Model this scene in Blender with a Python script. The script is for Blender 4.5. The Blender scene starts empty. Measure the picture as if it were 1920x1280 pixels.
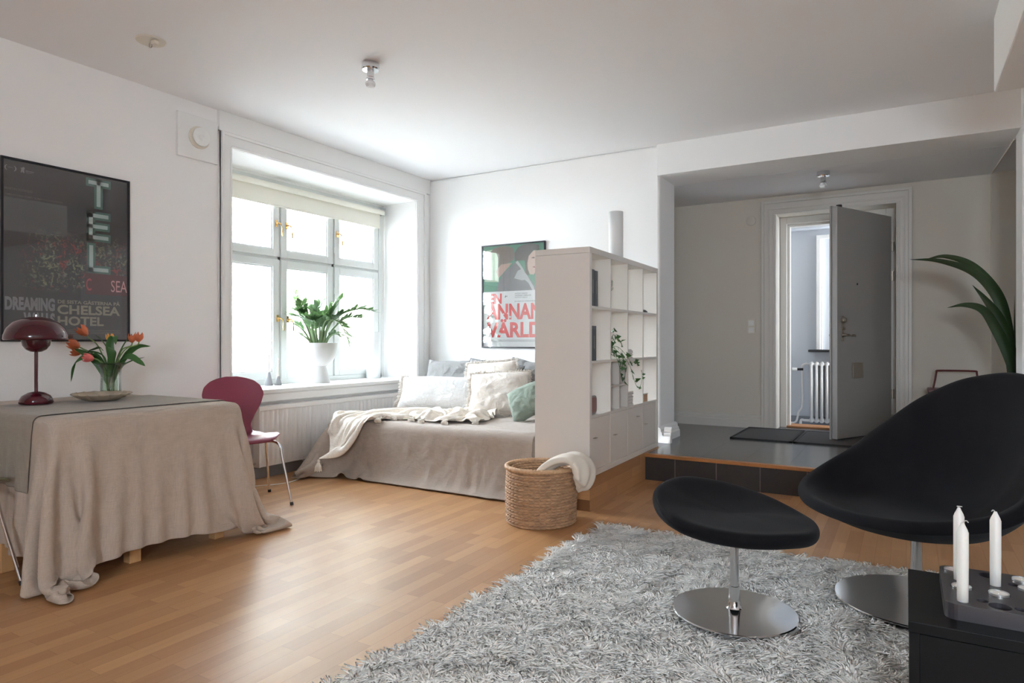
import bpy, math, random
import numpy as np
from mathutils import Vector, Matrix

random.seed(7)
rng = np.random.default_rng(11)
scene = bpy.context.scene
COL = scene.collection
PI = math.pi
R = math.radians

# ------------------------------------------------------------------ camera
cam_d = bpy.data.cameras.new('camera')
cam_d.sensor_width = 36.0
cam_d.lens = 23.25
cam_d.clip_start = 0.05
cam = bpy.data.objects.new('camera', cam_d)
cam.location = (0, 0, 1.08)
cam.rotation_euler = (R(90), 0, R(30.8))
COL.objects.link(cam)
scene.camera = cam

# ------------------------------------------------------------------ colour management and exposure
vs = scene.view_settings
vs.view_transform = 'Standard'
vs.look = 'None'
vs.gamma = 1.0
vs.use_curve_mapping = False
vs.exposure = 0.30
cy = scene.cycles
cy.max_bounces = 12
cy.diffuse_bounces = 9
cy.glossy_bounces = 4
cy.transmission_bounces = 6
cy.transparent_max_bounces = 12
cy.sample_clamp_indirect = 12.0
cy.caustics_reflective = False
cy.caustics_refractive = False
cy.use_denoising = True

# ------------------------------------------------------------------ sky: bright overcast
world = bpy.data.worlds.new('overcast_sky')
scene.world = world
world.use_nodes = True
bgn = world.node_tree.nodes['Background']
bgn.inputs['Color'].default_value = (0.80, 0.905, 1.0, 1)
bgn.inputs['Strength'].default_value = 48.0


def area_light(name, loc, rot, sx, sy, energy, color=(1, 1, 1), portal=False, spread=180):
    d = bpy.data.lights.new(name, 'AREA')
    d.shape = 'RECTANGLE'
    d.size = sx
    d.size_y = sy
    d.energy = energy
    d.color = color
    d.spread = R(spread)
    if portal:
        d.cycles.is_portal = True
    o = bpy.data.objects.new(name, d)
    o.location = loc
    o.rotation_euler = rot
    COL.objects.link(o)
    return o


# portals: they only tell the renderer where the sky comes in
area_light('window_portal', (-5.06, 4.34, 1.6), (0, R(-90), 0), 1.85, 2.1, 1.0, portal=True)
area_light('rear_fill_portal', (0.95, -3.2, 1.75), (R(90), 0, 0), 1.05, 0.8, 1.0, portal=True)  # covers the unseen opening added in the front wall for fill
# area lamp added in place of stairwell daylight; no window stands there
area_light('stairwell_daylight_lamp', (0.95, 7.8, 1.7), (0, R(90), 0), 1.5, 0.5, 60.0, (0.86, 0.93, 1.0))


# ------------------------------------------------------------------ materials
def nt(m):
    m.use_nodes = True
    t = m.node_tree
    return t, t.nodes['Principled BSDF'], t.nodes, t.links


def node(t, kind, **kw):
    n = t.nodes.new(kind)
    for k, v in kw.items():
        if k in n.inputs:
            n.inputs[k].default_value = v
        else:
            setattr(n, k, v)
    return n


def mat(name, col, rough=0.6, metal=0.0, var=0.0, vscale=8.0, bump=0.0, bscale=200.0, stretch=(1, 1, 1),
        sheen=0.0, spec=0.5, coat=0.0, sub=0.0, wrinkle=0.0, wscale=6.0):
    m = bpy.data.materials.new(name)
    t, b, N, L = nt(m)
    b.inputs['Base Color'].default_value = (*col, 1)
    b.inputs['Roughness'].default_value = rough
    b.inputs['Metallic'].default_value = metal
    b.inputs['Specular IOR Level'].default_value = spec
    b.inputs['Coat Weight'].default_value = coat
    b.inputs['Sheen Weight'].default_value = sheen
    if sub:
        b.inputs['Subsurface Weight'].default_value = sub
        b.inputs['Subsurface Radius'].default_value = (0.02, 0.01, 0.006)
    tc = node(t, 'ShaderNodeTexCoord')
    mp = node(t, 'ShaderNodeMapping')
    mp.inputs['Scale'].default_value = stretch
    L.new(tc.outputs['Object'], mp.inputs['Vector'])
    if var:
        n = node(t, 'ShaderNodeTexNoise', Scale=vscale, Detail=5.0)
        L.new(mp.outputs[0], n.inputs['Vector'])
        mx = node(t, 'ShaderNodeMix', data_type='RGBA')
        mx.inputs[6].default_value = (*[max(0, c * (1 - var)) for c in col], 1)
        mx.inputs[7].default_value = (*[min(1, c * (1 + var)) for c in col], 1)
        L.new(n.outputs['Fac'], mx.inputs[0])
        L.new(mx.outputs[2], b.inputs['Base Color'])
    last = None
    if wrinkle:
        n = node(t, 'ShaderNodeTexNoise', Scale=wscale, Detail=4.0, Distortion=1.5)
        L.new(mp.outputs[0], n.inputs['Vector'])
        bp = node(t, 'ShaderNodeBump', Strength=wrinkle, Distance=0.02)
        L.new(n.outputs['Fac'], bp.inputs['Height'])
        last = bp
    if bump:
        n = node(t, 'ShaderNodeTexNoise', Scale=bscale, Detail=3.0)
        L.new(mp.outputs[0], n.inputs['Vector'])
        bp = node(t, 'ShaderNodeBump', Strength=bump, Distance=0.002)
        L.new(n.outputs['Fac'], bp.inputs['Height'])
        if last:
            L.new(last.outputs[0], bp.inputs['Normal'])
        last = bp
    if last:
        L.new(last.outputs[0], b.inputs['Normal'])
    return m


def linen(name, col, weave=420.0, var=0.10, wrinkle=0.25, wscale=7.0, rough=0.9):
    """woven cloth: crossed thread noise in colour, soft creases in the bump"""
    m = bpy.data.materials.new(name)
    t, b, N, L = nt(m)
    b.inputs['Roughness'].default_value = rough
    b.inputs['Specular IOR Level'].default_value = 0.15
    b.inputs['Sheen Weight'].default_value = 0.15
    tc = node(t, 'ShaderNodeTexCoord')
    fac = None
    for st in ((1, 0.04, 0.04), (0.04, 1, 0.04), (0.06, 0.06, 1)):
        mp = node(t, 'ShaderNodeMapping')
        mp.inputs['Scale'].default_value = st
        L.new(tc.outputs['Object'], mp.inputs['Vector'])
        n = node(t, 'ShaderNodeTexNoise', Scale=weave, Detail=2.0)
        L.new(mp.outputs[0], n.inputs['Vector'])
        if fac is None:
            fac = n.outputs['Fac']
        else:
            a = node(t, 'ShaderNodeMath', operation='ADD')
            L.new(fac, a.inputs[0])
            L.new(n.outputs['Fac'], a.inputs[1])
            fac = a.outputs[0]
    mr = node(t, 'ShaderNodeMapRange')
    mr.inputs[1].default_value = 1.1
    mr.inputs[2].default_value = 1.9
    L.new(fac, mr.inputs[0])
    mx = node(t, 'ShaderNodeMix', data_type='RGBA')
    mx.inputs[6].default_value = (*[c * (1 - var) for c in col], 1)
    mx.inputs[7].default_value = (*[min(1, c * (1 + var)) for c in col], 1)
    L.new(mr.outputs[0], mx.inputs[0])
    L.new(mx.outputs[2], b.inputs['Base Color'])
    n2 = node(t, 'ShaderNodeTexNoise', Scale=wscale, Detail=5.0, Distortion=1.2)
    L.new(tc.outputs['Object'], n2.inputs['Vector'])
    b1 = node(t, 'ShaderNodeBump', Strength=wrinkle, Distance=0.03)
    L.new(n2.outputs['Fac'], b1.inputs['Height'])
    b2 = node(t, 'ShaderNodeBump', Strength=0.15, Distance=0.002)
    L.new(mr.outputs[0], b2.inputs['Height'])
    L.new(b1.outputs[0], b2.inputs['Normal'])
    L.new(b2.outputs[0], b.inputs['Normal'])
    return m


def glass_mat(name, tint=(1, 1, 1), gloss=0.10):
    m = bpy.data.materials.new(name)
    m.use_nodes = True
    t = m.node_tree
    t.nodes.clear()
    o = t.nodes.new('ShaderNodeOutputMaterial')
    tr = t.nodes.new('ShaderNodeBsdfTransparent')
    tr.inputs[0].default_value = (*tint, 1)
    gl = t.nodes.new('ShaderNodeBsdfGlossy')
    gl.inputs['Roughness'].default_value = 0.02
    lw = t.nodes.new('ShaderNodeLayerWeight')
    lw.inputs[0].default_value = 0.25
    mm = t.nodes.new('ShaderNodeMath')
    mm.operation = 'MULTIPLY_ADD'
    mm.inputs[1].default_value = 0.6
    mm.inputs[2].default_value = gloss * 0.4
    mx = t.nodes.new('ShaderNodeMixShader')
    t.links.new(lw.outputs['Fresnel'], mm.inputs[0])
    t.links.new(mm.outputs[0], mx.inputs[0])
    t.links.new(tr.outputs[0], mx.inputs[1])
    t.links.new(gl.outputs[0], mx.inputs[2])
    t.links.new(mx.outputs[0], o.inputs[0])
    return m


def parquet(name, axis='y', cols=((0.32, 0.15, 0.058), (0.56, 0.31, 0.14)), rough=0.38, w=0.44, hgt=0.068, coat=0.12):
    m = bpy.data.materials.new(name)
    t, b, N, L = nt(m)
    tc = node(t, 'ShaderNodeTexCoord')
    sp = node(t, 'ShaderNodeSeparateXYZ')
    cb = node(t, 'ShaderNodeCombineXYZ')
    L.new(tc.outputs['Object'], sp.inputs[0])
    a, c = {'y': ('Y', 'X'), 'z': ('Y', 'Z')}[axis]
    L.new(sp.outputs[a], cb.inputs[0])
    L.new(sp.outputs[c], cb.inputs[1])
    br = node(t, 'ShaderNodeTexBrick', offset=0.37, offset_frequency=2, squash=1.0)
    br.inputs['Scale'].default_value = 1.0
    br.inputs['Brick Width'].default_value = w
    br.inputs['Row Height'].default_value = hgt
    br.inputs['Mortar Size'].default_value = 0.0006
    br.inputs['Mortar Smooth'].default_value = 0.3
    br.inputs['Bias'].default_value = 0.0
    br.inputs['Color1'].default_value = (0, 0, 0, 1)
    br.inputs['Color2'].default_value = (1, 1, 1, 1)
    br.inputs['Mortar'].default_value = (0.35, 0.35, 0.35, 1)
    L.new(cb.outputs[0], br.inputs['Vector'])
    # grain: noise stretched along the staves, shifted per stave
    ad = node(t, 'ShaderNodeVectorMath', operation='MULTIPLY_ADD')
    ad.inputs[1].default_value = (0.0, 0.0, 9.0)
    L.new(br.outputs['Color'], ad.inputs[0])
    L.new(cb.outputs[0], ad.inputs[2])
    mp = node(t, 'ShaderNodeMapping')
    mp.inputs['Scale'].default_value = (3.0, 55.0, 1.0)
    L.new(ad.outputs[0], mp.inputs['Vector'])
    n = node(t, 'ShaderNodeTexNoise', Scale=1.0, Detail=6.0, Roughness=0.6, Distortion=0.6)
    L.new(mp.outputs[0], n.inputs['Vector'])
    n2 = node(t, 'ShaderNodeTexNoise', Scale=2.2, Detail=2.0)
    L.new(cb.outputs[0], n2.inputs['Vector'])
    s1 = node(t, 'ShaderNodeMath', operation='MULTIPLY_ADD')
    s1.inputs[1].default_value = 0.55
    s1.inputs[2].default_value = 0.02
    L.new(br.outputs['Color'], s1.inputs[0])
    s2 = node(t, 'ShaderNodeMath', operation='MULTIPLY_ADD')
    s2.inputs[1].default_value = 0.42
    L.new(n.outputs['Fac'], s2.inputs[0])
    L.new(s1.outputs[0], s2.inputs[2])
    mx = node(t, 'ShaderNodeMix', data_type='RGBA')
    mx.inputs[6].default_value = (*cols[0], 1)
    mx.inputs[7].default_value = (*cols[1], 1)
    L.new(s2.outputs[0], mx.inputs[0])
    mo = node(t, 'ShaderNodeMix', data_type='RGBA')
    mo.blend_type = 'MULTIPLY'
    mo.inputs[7].default_value = (0.45, 0.38, 0.33, 1)
    L.new(br.outputs['Fac'], mo.inputs[0])
    L.new(mx.outputs[2], mo.inputs[6])
    L.new(mo.outputs[2], b.inputs['Base Color'])
    rr = node(t, 'ShaderNodeMapRange')
    rr.inputs[3].default_value = rough - 0.04
    rr.inputs[4].default_value = rough + 0.10
    L.new(n2.outputs['Fac'], rr.inputs[0])
    L.new(rr.outputs[0], b.inputs['Roughness'])
    b.inputs['Coat Weight'].default_value = coat
    b.inputs['Coat Roughness'].default_value = 0.30
    bp = node(t, 'ShaderNodeBump', Strength=0.06, Distance=0.001)
    L.new(n.outputs['Fac'], bp.inputs['Height'])
    L.new(bp.outputs[0], b.inputs['Normal'])
    return m


def tile_mat(name, col, w, hgt, vert=False, rough=0.28, mortar=(0.05, 0.05, 0.05), off=(0, 0)):
    m = bpy.data.materials.new(name)
    t, b, N, L = nt(m)
    tc = node(t, 'ShaderNodeTexCoord')
    mp = node(t, 'ShaderNodeMapping')
    mp.inputs['Location'].default_value = (off[0], off[1], 0)
    if vert:
        sp = node(t, 'ShaderNodeSeparateXYZ')
        cb = node(t, 'ShaderNodeCombineXYZ')
        L.new(tc.outputs['Object'], sp.inputs[0])
        L.new(sp.outputs['X'], cb.inputs[0])
        L.new(sp.outputs['Z'], cb.inputs[1])
        L.new(cb.outputs[0], mp.inputs[0])
    else:
        L.new(tc.outputs['Object'], mp.inputs[0])
    br = node(t, 'ShaderNodeTexBrick', offset=0.0, squash=1.0)
    br.inputs['Scale'].default_value = 1.0
    br.inputs['Brick Width'].default_value = w
    br.inputs['Row Height'].default_value = hgt
    br.inputs['Mortar Size'].default_value = 0.0035
    br.inputs['Color1'].default_value = (*[c * 0.9 for c in col], 1)
    br.inputs['Color2'].default_value = (*[c * 1.1 for c in col], 1)
    br.inputs['Mortar'].default_value = (*mortar, 1)
    L.new(mp.outputs[0], br.inputs['Vector'])
    n = node(t, 'ShaderNodeTexNoise', Scale=30.0, Detail=4.0)
    L.new(tc.outputs['Object'], n.inputs['Vector'])
    mx = node(t, 'ShaderNodeMix', data_type='RGBA')
    mx.blend_type = 'OVERLAY'
    mx.inputs[0].default_value = 0.25
    L.new(br.outputs['Color'], mx.inputs[6])
    L.new(n.outputs['Color'], mx.inputs[7])
    L.new(mx.outputs[2], b.inputs['Base Color'])
    b.inputs['Roughness'].default_value = rough
    bp = node(t, 'ShaderNodeBump', Strength=0.4, Distance=0.002, invert=True)
    L.new(br.outputs['Fac'], bp.inputs['Height'])
    L.new(bp.outputs[0], b.inputs['Normal'])
    return m


M = {}
M['wall'] = mat('painted_plaster', (0.86, 0.855, 0.85), 0.85, bump=0.25, bscale=60, spec=0.2)
M['ceiling'] = mat('ceiling_paint', (0.86, 0.86, 0.875), 0.9, bump=0.15, bscale=80, spec=0.2)
M['trim'] = mat('white_gloss_paint', (0.80, 0.80, 0.79), 0.35, bump=0.05, bscale=90)
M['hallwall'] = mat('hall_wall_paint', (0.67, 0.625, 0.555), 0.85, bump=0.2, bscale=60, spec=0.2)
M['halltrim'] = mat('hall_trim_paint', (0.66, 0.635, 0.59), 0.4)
M['floor'] = parquet('oak_parquet')
M['plinth'] = parquet('oak_plinth', axis='z', w=0.5, hgt=0.07, coat=0.2)
M['tile'] = tile_mat('grey_slate_tile', (0.125, 0.126, 0.132), 0.31, 0.31, off=(0.1, 0.02), mortar=(0.03, 0.03, 0.03), rough=0.22)
M['riser'] = tile_mat('dark_riser_tile', (0.032, 0.029, 0.028), 0.31, 0.5, vert=True, rough=0.4, mortar=(0.13, 0.12, 0.11), off=(0.28, 0.1))
M['nosing'] = mat('oak_nosing', (0.40, 0.17, 0.055), 0.35, var=0.25, vscale=14, stretch=(0.3, 3, 3))
M['glass'] = glass_mat('window_glass')
M['radiator'] = mat('radiator_enamel', (0.80, 0.79, 0.78), 0.35)
M['grey_skirt'] = mat('grey_skirting_paint', (0.27, 0.28, 0.31), 0.5)
M['brass'] = mat('brass', (0.80, 0.55, 0.25), 0.25, 1.0)
M['chrome'] = mat('chrome', (0.75, 0.76, 0.78), 0.08, 1.0)
M['brushed'] = mat('brushed_aluminium', (0.66, 0.665, 0.68), 0.13, 1.0)
M['iron'] = mat('aged_nickel', (0.42, 0.38, 0.33), 0.3, 1.0)
M['black'] = mat('black_lacquer', (0.004, 0.004, 0.0045), 0.45, spec=0.18)
M['blackmetal'] = mat('black_metal', (0.02, 0.02, 0.022), 0.4)
M['doorgrey'] = mat('grey_door_paint', (0.37, 0.362, 0.35), 0.42, var=0.04, vscale=3)
M['mat'] = mat('grey_ribbed_mat', (0.085, 0.083, 0.085), 0.95, var=0.3, vscale=160, bump=0.6, bscale=300)
M['matedge'] = mat('rubber_edge', (0.012, 0.012, 0.012), 0.7)
M['plastic'] = mat('cream_plastic', (0.70, 0.65, 0.56), 0.4)
M['sash'] = mat('window_sash_paint', (0.645, 0.665, 0.65), 0.4)
M['whiteplastic'] = mat('white_plastic', (0.82, 0.82, 0.80), 0.35)
M['screen'] = mat('roller_blind_fabric', (0.80, 0.78, 0.70), 0.9, sub=0.0)
M['kallax'] = mat('white_foil_board', (0.74, 0.70, 0.655), 0.42, bump=0.03, bscale=40)
M['burgundy'] = mat('burgundy_lacquer', (0.235, 0.033, 0.068), 0.42, coat=0.0)
M['lampred'] = mat('oxblood_enamel', (0.055, 0.002, 0.008), 0.16, coat=0.3)
M['sage'] = mat('sage_lacquer', (0.25, 0.27, 0.17), 0.4)
M['pine'] = mat('pine_wood', (0.62, 0.36, 0.16), 0.5, var=0.2, vscale=10, stretch=(4, 4, 0.5))
M['cloth'] = linen('oatmeal_linen', (0.475, 0.40, 0.335), wrinkle=0.42, wscale=5)
M['runner'] = linen('grey_beige_linen_runner', (0.32, 0.28, 0.235), wrinkle=0.15)
M['spread'] = linen('taupe_bedspread', (0.37, 0.31, 0.265), wrinkle=0.35, wscale=6)
M['throw'] = linen('cream_throw', (0.80, 0.74, 0.66), weave=250, wrinkle=0.3, wscale=16)
M['towel'] = mat('cream_fleece', (0.78, 0.71, 0.61), 0.95, bump=0.5, bscale=260, sheen=0.3)
M['pillow_white'] = linen('white_quilted_cotton', (0.68, 0.675, 0.665), wrinkle=0.5, wscale=14)
M['pillow_beige'] = linen('natural_linen', (0.66, 0.60, 0.54), wrinkle=0.6, wscale=9)
M['pillow_green'] = linen('sage_green_cotton', (0.215, 0.255, 0.21), wrinkle=0.6, wscale=9)
M['pillow_grey'] = linen('grey_linen', (0.235, 0.23, 0.225), wrinkle=0.6, wscale=9)
M['headboard'] = mat('slate_grey_fabric', (0.22, 0.22, 0.24), 0.9)
M['felt'] = mat('black_wool_felt', (0.009, 0.0088, 0.0105), 0.95, bump=0.35, bscale=500, sheen=0.05, spec=0.08)
M['wool'] = mat('ivory_wool', (0.95, 0.93, 0.90), 0.95, var=0.055, vscale=70, spec=0.1)
M['wax'] = mat('white_wax', (0.80, 0.80, 0.77), 0.45, sub=0.15)
M['wick'] = mat('wick', (0.5, 0.5, 0.48), 0.9)
M['foil'] = mat('tealight_cup', (0.62, 0.62, 0.62), 0.3, 0.8)
M['tray'] = mat('dark_grey_cast_tray', (0.045, 0.042, 0.048), 0.33, var=0.2, vscale=9)
M['dark_print'] = mat('poster_dark_print', (0.028, 0.028, 0.034), 0.5)
M['frame_black'] = mat('black_frame', (0.008, 0.008, 0.012), 0.35)
M['pot'] = mat('white_ceramic', (0.60, 0.59, 0.58), 0.5)
M['soil'] = mat('soil', (0.10, 0.06, 0.035), 0.95, var=0.4, vscale=60)
M['leaf'] = mat('glossy_green_leaf', (0.075, 0.16, 0.065), 0.35, var=0.45, vscale=14, sub=0.0)
M['leaf_dark'] = mat('dark_palm_leaf', (0.016, 0.038, 0.009), 0.4, var=0.3, vscale=10)
M['stalk'] = mat('green_stalk', (0.18, 0.27, 0.13), 0.5, var=0.2, vscale=20)
M['tulipleaf'] = mat('tulip_leaf', (0.07, 0.19, 0.055), 0.4, var=0.25, vscale=16)
M['tulipstem'] = mat('tulip_stem', (0.19, 0.30, 0.10), 0.4)
M['petal'] = mat('orange_tulip_petal', (0.72, 0.20, 0.085), 0.5, var=0.35, vscale=45, stretch=(1, 1, 0.5))
M['petal_pink'] = mat('pink_orange_petal', (0.72, 0.16, 0.14), 0.5, var=0.35, vscale=45)
M['petal_yellow'] = mat('yellow_orange_petal', (0.68, 0.30, 0.06), 0.5, var=0.3, vscale=45)
M['shell'] = mat('beige_stoneware', (0.42, 0.35, 0.27), 0.45, var=0.12, vscale=12)
M['clear'] = glass_mat('clear_vase_glass', (0.93, 0.97, 0.95), 0.16)
M['redmetal'] = mat('dark_red_metal', (0.10, 0.012, 0.01), 0.4)
M['wicker'] = mat('water_hyacinth', (0.44, 0.27, 0.155), 0.7, var=0.62, vscale=16, stretch=(1, 1, 5))
M['lampshade'] = mat('matt_white_acrylic', (0.80, 0.81, 0.82), 0.5)
M['bookblack'] = mat('black_book_cover', (0.012, 0.012, 0.014), 0.4)
M['pages'] = mat('book_pages', (0.65, 0.60, 0.50), 0.8)
M['paper'] = mat('paper_stack', (0.62, 0.60, 0.58), 0.8)
M['cork'] = mat('light_wood_box', (0.55, 0.33, 0.2), 0.6)
M['brick'] = tile_mat('pale_courtyard_brick', (0.75, 0.62, 0.55), 0.25, 0.075, vert=False, rough=0.9, mortar=(0.8, 0.78, 0.75))
M['facade'] = mat('pale_facade', (0.80, 0.76, 0.68), 0.9)
M['facade_y'] = mat('pale_yellow_facade', (0.80, 0.74, 0.58), 0.9)
M['ground'] = mat('courtyard_paving', (0.6, 0.6, 0.6), 0.9)
M['bark'] = mat('bark', (0.35, 0.33, 0.31), 0.9)


def translucent(m, amount, col):
    """thin leaves let some light through"""
    t = m.node_tree
    out = [n for n in t.nodes if n.type == 'OUTPUT_MATERIAL'][0]
    b = t.nodes['Principled BSDF']
    tr = t.nodes.new('ShaderNodeBsdfTranslucent')
    tr.inputs[0].default_value = (*col, 1)
    mx = t.nodes.new('ShaderNodeMixShader')
    mx.inputs[0].default_value = amount
    t.links.new(b.outputs[0], mx.inputs[1])
    t.links.new(tr.outputs[0], mx.inputs[2])
    t.links.new(mx.outputs[0], out.inputs[0])


translucent(M['leaf'], 0.22, (0.20, 0.34, 0.12))
translucent(M['tulipleaf'], 0.25, (0.15, 0.35, 0.06))
translucent(M['petal'], 0.2, (0.8, 0.25, 0.08))


def flat(name, col, rough=0.5):
    return mat(name, col, rough)


# ------------------------------------------------------------------ mesh helpers
class MB:
    """collects vertices and faces, becomes ONE mesh object"""

    def __init__(s):
        s.v = []
        s.f = []
        s.mi = []
        s.cur = 0

    def _add(s, vs, fs):
        o = len(s.v)
        s.v += [tuple(v) for v in vs]
        s.f += [tuple(o + i for i in f) for f in fs]
        s.mi += [s.cur] * len(fs)

    def box(s, x0, x1, y0, y1, z0, z1, mtx=None):
        vs = [Vector((x, y, z)) for x in (x0, x1) for y in (y0, y1) for z in (z0, z1)]
        if mtx is not None:
            vs = [mtx @ v for v in vs]
        s._add(vs, [(0, 1, 3, 2), (4, 6, 7, 5), (0, 4, 5, 1), (2, 3, 7, 6), (0, 2, 6, 4), (1, 5, 7, 3)])
        return s

    def lathe(s, prof, seg=32, c=(0, 0, 0), caps=True, mtx=None):
        vs, fs = [], []
        n = len(prof)
        for i in range(seg):
            a = 2 * PI * i / seg
            for r, z in prof:
                p = Vector((c[0] + r * math.cos(a), c[1] + r * math.sin(a), c[2] + z))
                vs.append(mtx @ p if mtx is not None else p)
        for i in range(seg):
            j = (i + 1) % seg
            for k in range(n - 1):
                fs.append((i * n + k, j * n + k, j * n + k + 1, i * n + k + 1))
        if caps:
            if prof[0][0] > 1e-6:
                fs.append(tuple(i * n for i in range(seg))[::-1])
            if prof[-1][0] > 1e-6:
                fs.append(tuple(i * n + n - 1 for i in range(seg)))
        s._add(vs, fs)
        return s

    def tube(s, pts, r, seg=10, caps=True):
        pts = [Vector(p) for p in pts]
        n = len(pts)
        rs = r if isinstance(r, (list, tuple)) else [r] * n
        up = Vector((0, 0, 1))
        vs, fs = [], []
        prev = None
        for i, p in enumerate(pts):
            d = (pts[min(i + 1, n - 1)] - pts[max(i - 1, 0)]).normalized()
            if prev is None:
                a = up if abs(d.z) < 0.9 else Vector((1, 0, 0))
                u = d.cross(a).normalized()
            else:
                u = (prev - d * prev.dot(d)).normalized()
            prev = u
            w = d.cross(u)
            for k in range(seg):
                t = 2 * PI * k / seg
                vs.append(p + (u * math.cos(t) + w * math.sin(t)) * rs[i])
        for i in range(n - 1):
            for k in range(seg):
                l = (k + 1) % seg
                fs.append((i * seg + k, i * seg + l, (i + 1) * seg + l, (i + 1) * seg + k))
        if caps:
            fs.append(tuple(range(seg))[::-1])
            fs.append(tuple((n - 1) * seg + k for k in range(seg)))
        s._add(vs, fs)
        return s

    def grid(s, P, closed_u=False):
        n, m = len(P), len(P[0])
        vs = [Vector(p) for row in P for p in row]
        fs = []
        for i in range(n if closed_u else n - 1):
            j = (i + 1) % n
            for k in range(m - 1):
                fs.append((i * m + k, j * m + k, j * m + k + 1, i * m + k + 1))
        s._add(vs, fs)
        return s

    def poly(s, pts):
        s._add(pts, [tuple(range(len(pts)))])
        return s

    def prism(s, pts, off):
        """closed outline pts extruded by vector off"""
        n = len(pts)
        a = [Vector(p) for p in pts]
        b = [p + Vector(off) for p in a]
        s._add(a + b, [tuple(range(n))[::-1], tuple(range(n, 2 * n))] + [(i, (i + 1) % n, n + (i + 1) % n, n + i) for i in range(n)])
        return s

    def build(s, name, m, parent=None, smooth=False, bevel=0.0, bseg=2, sub=0, solid=0.0, loc=None, rot=None, angle=35, soff=0.0):
        me = bpy.data.meshes.new(name)
        me.from_pydata([tuple(v) for v in s.v], [], s.f)
        ms = m if isinstance(m, (list, tuple)) else [m]
        for x in ms:
            me.materials.append(x)
        if len(ms) > 1:
            me.polygons.foreach_set('material_index', s.mi)
        me.update()
        o = bpy.data.objects.new(name, me)
        COL.objects.link(o)
        if parent is not None:
            o.parent = parent
        if loc is not None:
            o.location = loc
        if rot is not None:
            o.rotation_euler = rot
        if smooth:
            me.polygons.foreach_set('use_smooth', [True] * len(me.polygons))
            if smooth != 'all':
                me.set_sharp_from_angle(angle=R(angle))
        if solid:
            md = o.modifiers.new('thickness', 'SOLIDIFY')
            md.thickness = solid
            md.offset = soff
        if bevel:
            md = o.modifiers.new('bevel', 'BEVEL')
            md.width = bevel
            md.segments = bseg
            md.limit_method = 'ANGLE'
            md.angle_limit = R(40)
        if sub:
            md = o.modifiers.new('subdivision', 'SUBSURF')
            md.levels = sub
            md.render_levels = sub
        return o


def empty(name, loc=(0, 0, 0), rz=0.0):
    o = bpy.data.objects.new(name, None)
    o.empty_display_size = 0.1
    o.location = loc
    o.rotation_euler = (0, 0, rz)
    COL.objects.link(o)
    return o


def tag(o, label, cat, group=None, kind=None):
    o['label'] = label
    o['category'] = cat
    if group:
        o['group'] = group
    if kind:
        o['kind'] = kind
    return o


def thing(name, label, cat, loc=(0, 0, 0), rz=0.0, group=None):
    return tag(empty(name, loc, rz), label, cat, group)


def struct(o):
    o['kind'] = 'structure'
    return o


def copy_tree(o, parent=None):
    c = o.copy()
    COL.objects.link(c)
    c.parent = parent
    for ch in list(o.children):
        copy_tree(ch, c)
    return c


def bx(name, m, x0, x1, y0, y1, z0, z1, parent=None, bevel=0.0, **kw):
    return MB().box(x0, x1, y0, y1, z0, z1).build(name, m, parent, bevel=bevel, **kw)


def bez(p0, p1, p2, p3, n=12):
    out = []
    for i in range(n + 1):
        t = i / n
        a = (1 - t)
        out.append(Vector(p0) * a ** 3 + Vector(p1) * 3 * a * a * t + Vector(p2) * 3 * a * t * t + Vector(p3) * t ** 3)
    return out


def spline(pts, n=8):
    """catmull-rom through pts"""
    P = [Vector(p) for p in pts]
    P = [P[0] * 2 - P[1]] + P + [P[-1] * 2 - P[-2]]
    out = []
    for i in range(1, len(P) - 2):
        for k in range(n):
            t = k / n
            a, b, c, d = P[i - 1], P[i], P[i + 1], P[i + 2]
            out.append(0.5 * ((2 * b) + (c - a) * t + (2 * a - 5 * b + 4 * c - d) * t * t + (3 * b - a - 3 * c + d) * t ** 3))
    out.append(P[-2])
    return out


def interp(xs, ys, x):
    return float(np.interp(x, xs, ys))


def cosint(xs, ys, x):
    """smooth interpolation"""
    i = int(np.clip(np.searchsorted(xs, x) - 1, 0, len(xs) - 2))
    t = (x - xs[i]) / (xs[i + 1] - xs[i])
    t = min(max(t, 0), 1)
    t = t * t * (3 - 2 * t)
    return ys[i] * (1 - t) + ys[i + 1] * t


def smooth_ring(ths, vals, a, half=True):
    """monotone cubic interpolation over an angle"""
    if half:
        a = abs((a + 180) % 360 - 180)
    x, y = np.array(ths, float), np.array(vals, float)
    h = np.diff(x)
    d = np.diff(y) / h
    m = np.zeros(len(x))
    for i in range(1, len(x) - 1):
        m[i] = 0 if d[i - 1] * d[i] <= 0 else 2 * d[i - 1] * d[i] / (d[i - 1] + d[i])
    i = int(np.clip(np.searchsorted(x, a) - 1, 0, len(h) - 1))
    t = (a - x[i]) / h[i]
    return float((2 * t ** 3 - 3 * t ** 2 + 1) * y[i] + (t ** 3 - 2 * t ** 2 + t) * h[i] * m[i] + (3 * t ** 2 - 2 * t ** 3) * y[i + 1] + (t ** 3 - t ** 2) * h[i] * m[i + 1])


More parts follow.
